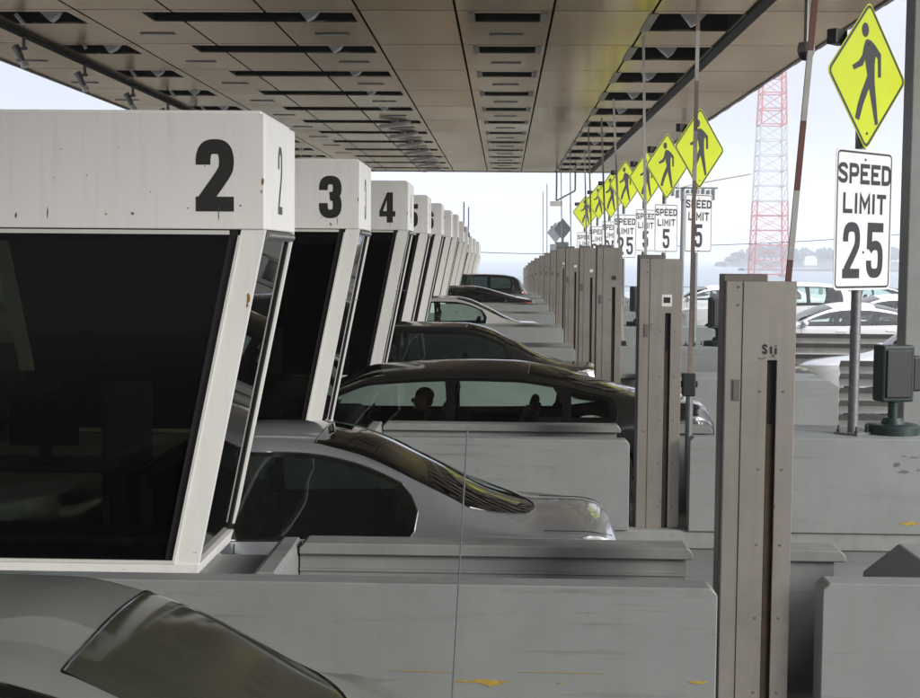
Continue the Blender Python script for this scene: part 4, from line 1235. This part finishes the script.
def stretched(sp, at, by):
    o = dict(sp); o['L'] = sp['L'] + by; f = lambda x: x + by if x > at else x
    for k in ('zt', 'wr', 'cr', 'wb', 'zb'): o[k] = [(f(x), z) for x, z in sp[k]]
    o['dlo'] = tuple(map(f, sp['dlo'])); o['panes'] = [(f(a), f(b), c) for a, b, c in sp['panes']]; o['wheels'] = tuple(map(f, sp['wheels']))
    o['wind'] = sp['wind']; o['back'] = tuple(map(f, sp['back'])); o['gaps'] = tuple(map(f, sp['gaps'])); return o
SPEC['long_fastback'] = stretched(stretched(SPEC['fastback'], 2.4, .6), 5.1, .14)
SPEC['long_fastback']['panes'] = [(1.55, 2.84, .02), (2.95, 3.96, .10), (4.15, 4.52, .02)]
SPEC['long_fastback']['gaps'] = (1.45, 2.90, 4.10)
SPEC['long_fastback']['zb'] = [(0, .50), (.15, .60), (.5, .68), (1.3, .76), (2.4, .76), (4.0, .78), (4.8, .86), (5.44, .86), (5.64, .74)]
SPEC['long_saloon'] = stretched(SPEC['saloon'], 2.6, .5)
SPEC['sedan'] = dict(SPEC['saloon'], zt=[(0, .56), (.04, .66), (.12, .73), (.35, .80), (.85, .87), (1.30, .93), (1.42, .97), (1.75, 1.16), (2.1, 1.32), (2.5, 1.395), (2.9, 1.39), (3.2, 1.33), (3.45, 1.235), (3.9, .98), (4.15, .85), (4.35, .77), (4.62, .75), (4.76, .74), (4.83, .72), (4.86, .68)],
   dlo=(1.62, 3.55), panes=[(1.78, 2.42, .02), (2.50, 3.50, .07)], back=(3.2, 4.06), backround=.20)
def get_type(k):
    if k not in TYPES: TYPES[k] = car_meshes(SPEC[k])
    return TYPES[k]

def part_mesh(name, me, mat_, parent):
    o = bpy.data.objects.new(name, me); C.objects.link(o); o.parent = parent
    if len(me.materials) == 0: me.materials.append(None)
    o.material_slots[0].link = 'OBJECT'; o.material_slots[0].material = mat_
    return o
SEATM = {}
def seat_mesh(kind):
    if kind in SEATM: return SEATM[kind]
    m_ = MB()
    if kind == 'front':
        m_.box(-.28, .26, -.25, .25, .22, .40, bev=.05)
        m = Matrix.Translation((.26, 0, .32)) @ Matrix.Rotation(R(16), 4, 'Y')
        m_.box(-.06, .08, -.25, .25, 0, .62, bev=.05, m=m)
        m_.box(-.03, .07, -.13, .13, .66, .86, bev=.05, m=m); m_.cyl(m @ Vector((.02, -.05, .6)), m @ Vector((.02, -.05, .7)), .01, n=6); m_.cyl(m @ Vector((.02, .05, .6)), m @ Vector((.02, .05, .7)), .01, n=6)
    else:
        m_.box(-.3, .2, -.62, .62, .22, .42, bev=.05)
        m = Matrix.Translation((.22, 0, .34)) @ Matrix.Rotation(R(20), 4, 'Y')
        m_.box(-.05, .09, -.62, .62, 0, .55, bev=.05, m=m)
        for y in (-.38, .38): m_.box(-.02, .07, y - .12, y + .12, .54, .70, bev=.04, m=m)
    bmesh.ops.recalc_face_normals(m_.bm, faces=m_.bm.faces)
    me = bpy.data.meshes.new('seat'); m_.bm.to_mesh(me); m_.bm.free(); me.polygons.foreach_set('use_smooth', [True] * len(me.polygons))
    SEATM[kind] = me; return me

PAINTS = {
 'silver': paint('silver_blue_paint', (.40, .43, .47), .6), 'silver2': paint('warm_silver_paint', (.42, .42, .41), .6), 'grey': paint('pewter_paint', (.24, .26, .26), .6),
 'haze': mat('satin_silver_paint', (.27, .285, .27), .40, metal=.45, coat=.6),
 'dark': paint('dark_olive_grey_paint', (.028, .029, .026), .4), 'black': paint('black_paint', (.010, .010, .011), .0),
 'white': paint('white_paint', (.62, .62, .63), .0), 'pearl': paint('pearl_paint', (.52, .52, .50), .1)}

def make_car(kind, tail_x, yc, label, col, glass_='car_glass', back='rear_glass', strip='chrome', group=None, cat='car', driver=True, name='saloon_car', tail_m='tail_red', rz=0):
    T = get_type(kind); L = SPEC[kind]['L']; sh = T['sh']
    t = empty(name, (tail_x - L, yc, fz(yc)), rz, label, cat, group or 'cars passing through the toll lanes')
    b = part_mesh('body', T['body'], PAINTS[col], t)
    part_mesh('panel_gap', T['gaps'], MT['car_black'], b)
    part_mesh('windscreen', T['wind'], MT['car_glass'], t)
    w = part_mesh('rear_window', T['back'], MT[back], t)
    part_mesh('strip', T['backstrip'], MT['car_black'], w)
    for s_ in (-1, 1):
        f = part_mesh('window_surround', T['dlo%d' % s_], MT['car_black'], t)
        part_mesh('chrome_strip', T['strip%d' % s_], MT[strip] if s_ < 0 else MT['car_black'], f)
        k = 0
        while 'pane%d_%d' % (k, s_) in T:
            part_mesh('side_window', T['pane%d_%d' % (k, s_)], MT[glass_], t); k += 1
        if 'tail%d' % s_ in T: part_mesh('tail_light', T['tail%d' % s_], MT[tail_m], t)
        if 'head%d' % s_ in T: part_mesh('headlight', T['head%d' % s_], MT['tail_clear'], t)
        for wx in SPEC[kind]['wheels']:
            e = bpy.data.objects.new('wheel', None); C.objects.link(e); e.parent = t
            e.location = (wx, s_ * (sh.wb(wx) - .10), .335); e.rotation_euler = (R(-90 * s_), 0, 0)
            for n_, me in (('tyre', WHEEL[0]), ('rim', WHEEL[1])):
                o = bpy.data.objects.new(n_, me); C.objects.link(o); o.parent = e
        mx_ = SPEC[kind]['dlo'][0] + .18
        m_ = MB(); y0 = sh.sec(mx_, 2)[0]; zb = sh.zb(mx_)
        m_.ball((mx_ - .04, s_ * (y0 + .13), zb + .09), .11, 0.75, 1.0, .62, 3); m_.box(mx_ - .06, mx_ + .02, min(s_ * (y0 - .02), s_ * (y0 + .10)), max(s_ * (y0 - .02), s_ * (y0 + .10)), zb + .01, zb + .045, bev=.01)
        m_.build('side_mirror', PAINTS[col], t, smooth=True)
        for hx in (SPEC[kind]['gaps'][1] - .18, SPEC[kind]['gaps'][2] - .16):
            m_ = MB(); p = sh.P(hx, s_ * 2.22); m_.box(p.x - .10, p.x + .10, p.y + s_ * .004 - .012, p.y + s_ * .004 + .028 * (1 if s_ > 0 else .6), p.z - .014, p.z + .014, bev=.008); m_.build('door_handle', PAINTS[col], t)
    sx = SPEC[kind]['panes'][0][1] - .42
    dz = .12 if kind == 'suv' else -.02
    for y in (-.37, .37):
        o = part_mesh('seat', seat_mesh('front'), MT['seat'], t); o.location = (sx, y, dz)
    o = part_mesh('rear_seat', seat_mesh('rear'), MT['seat'], t); o.location = (sx + .92, 0, dz + .02)
    m_ = MB(); m_.box(1.25, sx - .55, -.70, .70, .55, .86 + dz, bev=.05); m_.build('dashboard', MT['seat'], t, smooth=True)
    m_ = MB(); m_.box(1.0, L - .7, -.72, .72, .22, .28); m_.box(sx + 1.35, L - .35, -.66, .66, .30, sh.zb(3.8) - .06, bev=.03); m_.build('cabin_floor', MT['seat'], t)
    m_ = MB(); m = Matrix.Translation((sx - .42, -.37, .80 + dz)) @ Matrix.Rotation(R(-65), 4, 'Y')
    m_.tube([m @ Vector((.18 * math.cos(a_ * PI / 12), .18 * math.sin(a_ * PI / 12), 0)) for a_ in range(25)], .014, 6); m_.bar(m @ Vector((-.17, 0, 0)), m @ Vector((.17, 0, 0)), .03); m_.bar(m @ Vector((0, 0, 0)), m @ Vector((0, 0, -.25)), .04)
    m_.build('steering_wheel', MT['black'], t)
    return t

nearcar = make_car('sedan', .26, 4.97, 'pewter silver car in the closest lane, only its roof and rear window showing', 'haze', back='rear_glass_film', glass_='car_glass_dark')
m_ = MB(); a = px2w(452, 700, 5.0) - nearcar.location; b = px2w(467.5, 428, 5.0) - nearcar.location
m_.tube([a + (a - b) * .12] + [a.lerp(b, k / 8) for k in range(9)], .0030, 6); m_.build('antenna', MT['galv'], nearcar)
silver = make_car('saloon', .76, 9.36, 'silver car with long sloping rear window between the booths marked 2 and 3', 'silver', glass_='car_glass_dark', tail_m='tail_clear')
dark = make_car('long_fastback', 2.20, 15.15, 'dark olive grey car with a driver visible, behind the third lane wall', 'dark', strip='car_black', tail_m='tail_clear')
c4 = make_car('long_saloon', px2w(600, 350, 20.4).x, 20.45, 'nearly black sloping-roof car just beyond the dark olive grey car', 'black', glass_='car_glass_dark', strip='car_black', tail_m='tail_clear')
c4.scale.z = 1.03
c5 = make_car('saloon', px2w(545, 330, 31).x, 31.1, 'pale silver car with greenish windows far down the toll lanes', 'pearl')
c6 = make_car('fastback', px2w(536, 295, 41.6).x, 41.6, 'small dark car with a bright roof edge near the end of the booth row', 'black', glass_='car_glass_dark', strip='chrome')
c7 = make_car('suv', px2w(529, 285, 52).x, 51.9, 'farthest black car showing only its roof past the last booths', 'black', glass_='car_glass_dark', name='black_car')
# queue of cars on the approach side
AQ = 'cars waiting on the approach side'
q = [('suv', 4.25, 20.4, 'white high car with bluish bonnet nosing out between guardrails right of the nearest cabinet', 'white', 'tall_car'),
     ('fastback', 4.9, 30.9, 'white car with long side windows seen under the 25 sign', 'white', 'saloon_car'),
     ('suv', px2w(676, 300, 36.4).x, 36.4, 'white high-roofed car seen between the two nearest tall cabinets', 'white', 'tall_car'),
     ('fastback', px2w(790, 300, 36.6).x, 36.6, 'white car with dark windscreen beyond the long-windowed white car', 'pearl', 'saloon_car'),
     ('suv', px2w(858, 300, 41.6).x, 41.6, 'pale car at the right edge beyond the 25 sign, dark rear glass', 'pearl', 'tall_car'),
     ('saloon', 12.3, 31.0, 'silver car farthest right behind the long-windowed white car', 'silver2', 'saloon_car'),
     ('fastback', px2w(640, 290, 46.9).x, 46.9, 'white car showing between the amber slot cabinet and the sticker cabinet', 'white', 'saloon_car'),
     ('saloon', 9.3, 20.4, 'grey car following the white high car behind the guardrail', 'haze', 'saloon_car'),
     ('fastback', 10.4, 25.9, 'white car at the right edge between the two guardrails', 'white', 'saloon_car'),
     ('saloon', px2w(700, 290, 52.1).x, 52.1, 'pearl white car farthest back in the waiting queue', 'pearl', 'saloon_car'),
     ('saloon', 9.6, 46.9, 'grey car in the queue, second row back from the shore side', 'silver', 'saloon_car')]
for kind, nose, yc, lab, col, nm in q:
    make_car(kind, nose + SPEC[kind]['L'], yc, lab, col, group=AQ, name=nm)

# ------------------------------------------------------------------ driver of the dark car
def skin_body(name, nodes, edges, mat_, parent, loc):
    me = bpy.data.meshes.new(name); me.from_pydata([n[0] for n in nodes], edges, [])
    o = bpy.data.objects.new(name, me); C.objects.link(o)
    o.modifiers.new('skin', 'SKIN'); sub = o.modifiers.new('sub', 'SUBSURF'); sub.levels = 2; sub.render_levels = 2
    for i, n in enumerate(nodes):
        sv = me.skin_vertices[0].data[i]; r_ = n[1]; sv.radius = r_ if isinstance(r_, tuple) else (r_, r_); sv.use_root = (i == 0)
    dg = bpy.context.evaluated_depsgraph_get(); ev = o.evaluated_get(dg)
    m2 = bpy.data.meshes.new_from_object(ev); bpy.data.objects.remove(o, do_unlink=True)
    m2.materials.clear(); m2.materials.append(mat_)
    m2.polygons.foreach_set('use_smooth', [True] * len(m2.polygons))
    ob = bpy.data.objects.new(name, m2); C.objects.link(ob); ob.parent = parent; ob.location = loc
    return ob
def make_driver():
    head_at = px2w(419, 402, 14.85)
    hip = Vector((head_at.x + .14, head_at.y, head_at.z - .68))
    t = empty('person', hip, 0, 'driver in dark clothing facing left at the wheel of the dark olive grey car', 'person')
    N_ = [((0, 0, 0), (.16, .13)), ((.03, 0, .18), (.15, .12)), ((.03, 0, .36), (.18, .13)), ((-.01, 0, .47), (.11, .09)), ((-.04, 0, .54), .055), ((-.06, 0, .60), .06),
          ((-.02, -.19, .43), .065), ((-.12, -.25, .20), .05), ((-.34, -.20, .22), .038), ((-.42, -.18, .25), .034),
          ((-.02, .19, .43), .065), ((-.12, .25, .20), .05), ((-.34, .20, .22), .038), ((-.42, .18, .25), .034),
          ((-.05, -.11, -.01), .09), ((-.45, -.13, .06), .075), ((-.60, -.13, -.30), .05), ((-.05, .11, -.01), .09), ((-.45, .13, .06), .075), ((-.60, .13, -.30), .05)]
    E = [(0, 1), (1, 2), (2, 3), (3, 4), (4, 5), (3, 6), (6, 7), (7, 8), (8, 9), (3, 10), (10, 11), (11, 12), (12, 13), (0, 14), (14, 15), (15, 16), (0, 17), (17, 18), (18, 19)]
    skin_body('clothing', N_, E, MT['shirt'], t, (0, 0, 0))
    # head: profile lofted from rings
    hb = MB(); prof = [(-.115, -.055, .035, .035), (-.095, -.085, .055, .05), (-.065, -.098, .075, .062), (-.03, -.098, .085, .068), (0, -.096, .092, .073), (.03, -.094, .097, .076), (.065, -.088, .098, .075), (.095, -.07, .085, .062), (.118, -.03, .055, .035)]
    rings = []
    for z, fxx, bx, hw in prof:
        ring = []
        for k in range(20):
            an = 2 * PI * k / 20; c_, s_ = math.cos(an), math.sin(an)
            x = (-c_ * -fxx if c_ > 0 else -c_ * bx); x = fxx * c_ if c_ > 0 else -bx * c_
            ring.append(hb.bm.verts.new((x, hw * s_, z)))
        rings.append(ring)
    for a_, b_ in zip(rings, rings[1:]):
        for k in range(20): hb.bm.faces.new((a_[k], a_[(k + 1) % 20], b_[(k + 1) % 20], b_[k]))
    hb.bm.faces.new(rings[0]); hb.bm.faces.new(rings[-1])
    hb.ball((-.108, 0, -.012), .022, 1.2, .75, 1.3, 2); hb.ball((-.098, 0, -.052), .014, 1, 1.6, .7, 2); hb.ball((-.094, 0, -.088), .02, 1, 1.2, .9, 2)
    for s_ in (-1, 1): hb.ball((.005, s_ * .076, -.005), .026, .6, .35, 1.15, 2); hb.ball((-.089, s_ * .03, .012), .012, .8, 1.1, .7, 2)
    head = hb.build('head', MT['skin'], t, smooth=True, loc=(-.09, 0, .71))
    h2 = MB(); h2.ball((.012, 0, .045), .104, .98, .80, .84, 3); h2.ball((.05, 0, -.01), .075, .7, .95, .95, 2); h2.build('hair', MT['hair'], head, smooth=True)
    # hands closed on the wheel
    for s_ in (-1, 1):
        hd = MB(); hd.ball((-.455, s_ * .178, .262), .042, 1.1, .55, .9, 2)
        for f in range(4):
            z = .285 - f * .019; hd.tube([(-.47, s_ * .178, z), (-.50, s_ * .172, z - .002), (-.515, s_ * .155, z - .004), (-.50, s_ * .14, z - .005)], .0085, 7)
        hd.tube([(-.45, s_ * .165, .29), (-.47, s_ * .148, .305), (-.49, s_ * .14, .30)], .010, 7)
        hd.build('hand', MT['skin'], t, smooth=True)
    return t
make_driver()
# ------------------------------------------------------------------ far shore, tower, lines
MT['tower_red'] = mat('tower_orange_red', (.42, .05, .04), .6)
MT['tower_white'] = mat('tower_white', (.40, .38, .38), .6)
MT['trees'] = mat('far_tree_foliage', (.045, .065, .05), .9, var=.4, scale=.05)
MT['land'] = mat('far_land', (.12, .12, .10), .9, var=.4, scale=.01)
TD = 640.0
def make_tower():
    pb = px2w(768.5, 262, TD); t = empty('radio_mast', (pb.x, TD, -4.6), 0, 'tall red and white banded lattice tower standing in the hazy bay', 'radio tower')
    ppm = 1400 / TD
    Ht = 175.0; wb, wt = 34 / ppm, 5.0
    def hw(z): return (wb + (wt - wb) * min(1, z / Ht) ** .95) / 2
    # bands: photo y 265 -> 200 red, 200 -> 125 white, 125 -> 80 red ...
    zb = [0] + [(px2w(768, y, TD).z + 4.6) for y in (201, 125, 62, -10)] + [Ht]
    for k in range(len(zb) - 1):
        m = MT['tower_red'] if k % 2 == 0 else MT['tower_white']; mb = MB()
        z0, z1 = zb[k], zb[k + 1]; n = max(3, int((z1 - z0) / 6.5)); 
        for j in range(n):
            a, b = z0 + (z1 - z0) * j / n, z0 + (z1 - z0) * (j + 1) / n
            ca = [Vector((sx * hw(a), sy * hw(a), a)) for sx, sy in ((-1, -1), (1, -1), (1, 1), (-1, 1))]
            cb = [Vector((sx * hw(b), sy * hw(b), b)) for sx, sy in ((-1, -1), (1, -1), (1, 1), (-1, 1))]
            for q in range(4):
                mb.bar(ca[q], cb[q], .65); mb.bar(ca[q], ca[(q + 1) % 4], .45)
                mb.bar(ca[q], cb[(q + 1) % 4], .24); mb.bar(ca[(q + 1) % 4], cb[q], .24)
                mid = (ca[q] + ca[(q + 1) % 4]) / 2
        mb.build('lattice_band', m, t)
    mb = MB()
    for sx in (-1, 1):
        for sy in (-1, 1): mb.box(sx * wb / 2 - 1.5, sx * wb / 2 + 1.5, sy * wb / 2 - 1.5, sy * wb / 2 + 1.5, -1.2, .0)
    mb.build('footing', MT['concrete'], t)
make_tower()
rnd = random.Random(5)
# long low land with a wooded hump
mb = MB()
def land(x0, x1, y, hfun, dep):
    n = 60; rows = []
    for j, f in enumerate((0, .15, .5, .85, 1)):
        rows.append([mb.bm.verts.new((x0 + (x1 - x0) * k / n, y + dep * f, -5.9 + (hfun(k / n) + .5) * (0, .8, 1, .8, 0)[j])) for k in range(n + 1)])
    for a, b in zip(rows, rows[1:]):
        for k in range(n): mb.bm.faces.new((a[k], a[k + 1], b[k + 1], b[k]))
lx0, lx1 = px2w(728, 262, 1300).x, px2w(1250, 262, 1300).x
land(lx0, lx1, 1300, lambda u: 4.5 + 3.0 * math.sin(PI * min(1, u * 3)) + 1.5 * math.sin(u * 40), 90)
finish(mb.build('hills', MT['land'], smooth=True), kind='structure')
mb = MB()
pl0 = px2w(690, 268, 850).x
n = 40; 
land(px2w(745, 268, 900).x, px2w(1300, 268, 900).x, 900, lambda u: 1.6 + .3 * math.sin(u * 50), 30)
finish(mb.build('terrain', MT['land']), kind='structure')
mb = MB()
def prof(u):       # tree line height over the land, photo x 734..905
    return 9 + 9 * math.exp(-((u - .10) / .07) ** 2) + 7 * math.exp(-((u - .30) / .12) ** 2) + 4 * math.sin(u * 23) ** 2
for k in range(520):
    u = rnd.random() ** 1.1; x = lx0 + 6 + (lx1 - lx0 - 12) * u
    y = 1302 + rnd.random() * 60; h = prof(u) * rnd.uniform(.55, 1.0); r_ = rnd.uniform(2.2, 4.6)
    e = min(1, (x - lx0) / 14)
    mb.ball((x, y, -1 + h * e * .55), r_, rnd.uniform(.8, 1.4), 1, max(.6, h * .5 / r_) * rnd.uniform(.6, .8) * (.4 + .6 * e), 1)
for v in mb.bm.verts: v.co += Vector((rnd.uniform(-.7, .7), 0, rnd.uniform(-.7, .7)))
finish(mb.build('far_woods', MT['trees']), 'hazy wooded low island beyond the water, right of the lattice tower base', 'woods', None, 'stuff')
p = px2w(811, 266, 1290)
t = empty('harbour_building', (p.x, 1290, -3.5), 0, 'small pale building at the foot of the hazy woods across the water', 'building')
mb = MB(); mb.box(-5.5, 5.5, 0, 6, 0, 5.5); mb.build('wall', MT['sign_white'], t)
mb = MB(); mb.prism([(-6, 5.5), (6, 5.5), (3, 8.6), (-3, 8.6)], -.3, 6.3, 'y'); mb.build('roof', MT['tail_clear'], t)
# overhead wires
for (x0, y0, x1, y1, D, lab) in ((478, 252, 640, 250, 130, 'thin overhead wire crossing low behind the gap between booths and signs'), (640, 247, 925, 232.5, 130.5, 'thin overhead wire crossing the sky behind the 25 sign')):
    a, b = px2w(x0 - 4, y0, D), px2w(x1, y1, D)
    pts = [a.lerp(b, k / 16) - Vector((0, 0, .25 * math.sin(PI * k / 16))) for k in range(17)]
    mb = MB(); mb.tube(pts, .035, 6); finish(mb.build('overhead_wire', MT['black']), lab, 'wire', 'overhead wires')
# pale parapet on the far side of the plaza
t = empty('parapet_wall', (3, 84, fz(84)), 0, 'low pale concrete parapet along the far side of the plaza', 'wall')
mb = MB(); chamfer_wall(mb, 0, 140, 0, .3, -.2, 1.0); mb.build('wall', MT['sign_white'], t)
mb = MB(); 
for k in range(30): mb.box(2 + 4.6 * k, 2.2 + 4.6 * k, .05, .25, 1.001, 1.35)
mb.box(1, 140, .12, .18, 1.352, 1.40); mb.build('railing', MT['galv'], t)
# drooping wing-shaped lamp canopy seen beside the closest diamond of the row
D = 70; p = px2w(722, 178, D)
t = empty('light_mast', (p.x - .6, D, fz(70)), 0, 'pale wing-shaped light fitting on a mast seen right of the closest row diamond', 'lamp')
zz = p.z - fz(70)
mb = MB(); mb.prism([(-1.6, -.55), (-.6, -.3), (2.0, .18), (2.0, .26), (-.4, .32), (-1.6, .3)], -.6, .6, 'y', m=Matrix.Translation((0, 0, zz)), bev=.03); mb.build('lamp_wing', MT['lamp_white'], t)
mb = MB(); mb.cyl((-1.3, 0, 0), (-1.3, 0, zz - .4), .12, .09); mb.build('pole', MT['galv'], t, smooth=True)
mb = MB()
for k in range(9): mb.box(-1.9 + .25 * k, -1.75 + .25 * k, -.3, .3, zz - .9 - .1 * (k % 3), zz - .55 - .05 * (k % 2), bev=.03)
mb.bar((-2.0, 0, zz - .5), (.4, 0, zz - .5), .08); mb.build('floodlight_bank', MT['steel_grey'], t)
# distant haze over the bay
def haze():
    m = bpy.data.materials.new('bay_haze'); m.use_nodes = True; tr = m.node_tree; tr.nodes.clear()
    o = tr.nodes.new('ShaderNodeOutputMaterial'); v = tr.nodes.new('ShaderNodeVolumePrincipled')
    v.inputs['Color'].default_value = (.86, .88, .93, 1); v.inputs['Density'].default_value = HAZE; v.inputs['Anisotropy'].default_value = .2
    tr.links.new(v.outputs[0], o.inputs['Volume'])
    mb = MB(); mb.box(-3600, 3600, -60, 4100, -7, 176); finish(mb.build('haze', m), kind='stuff')
HAZE = .0006
if HAZE: haze()
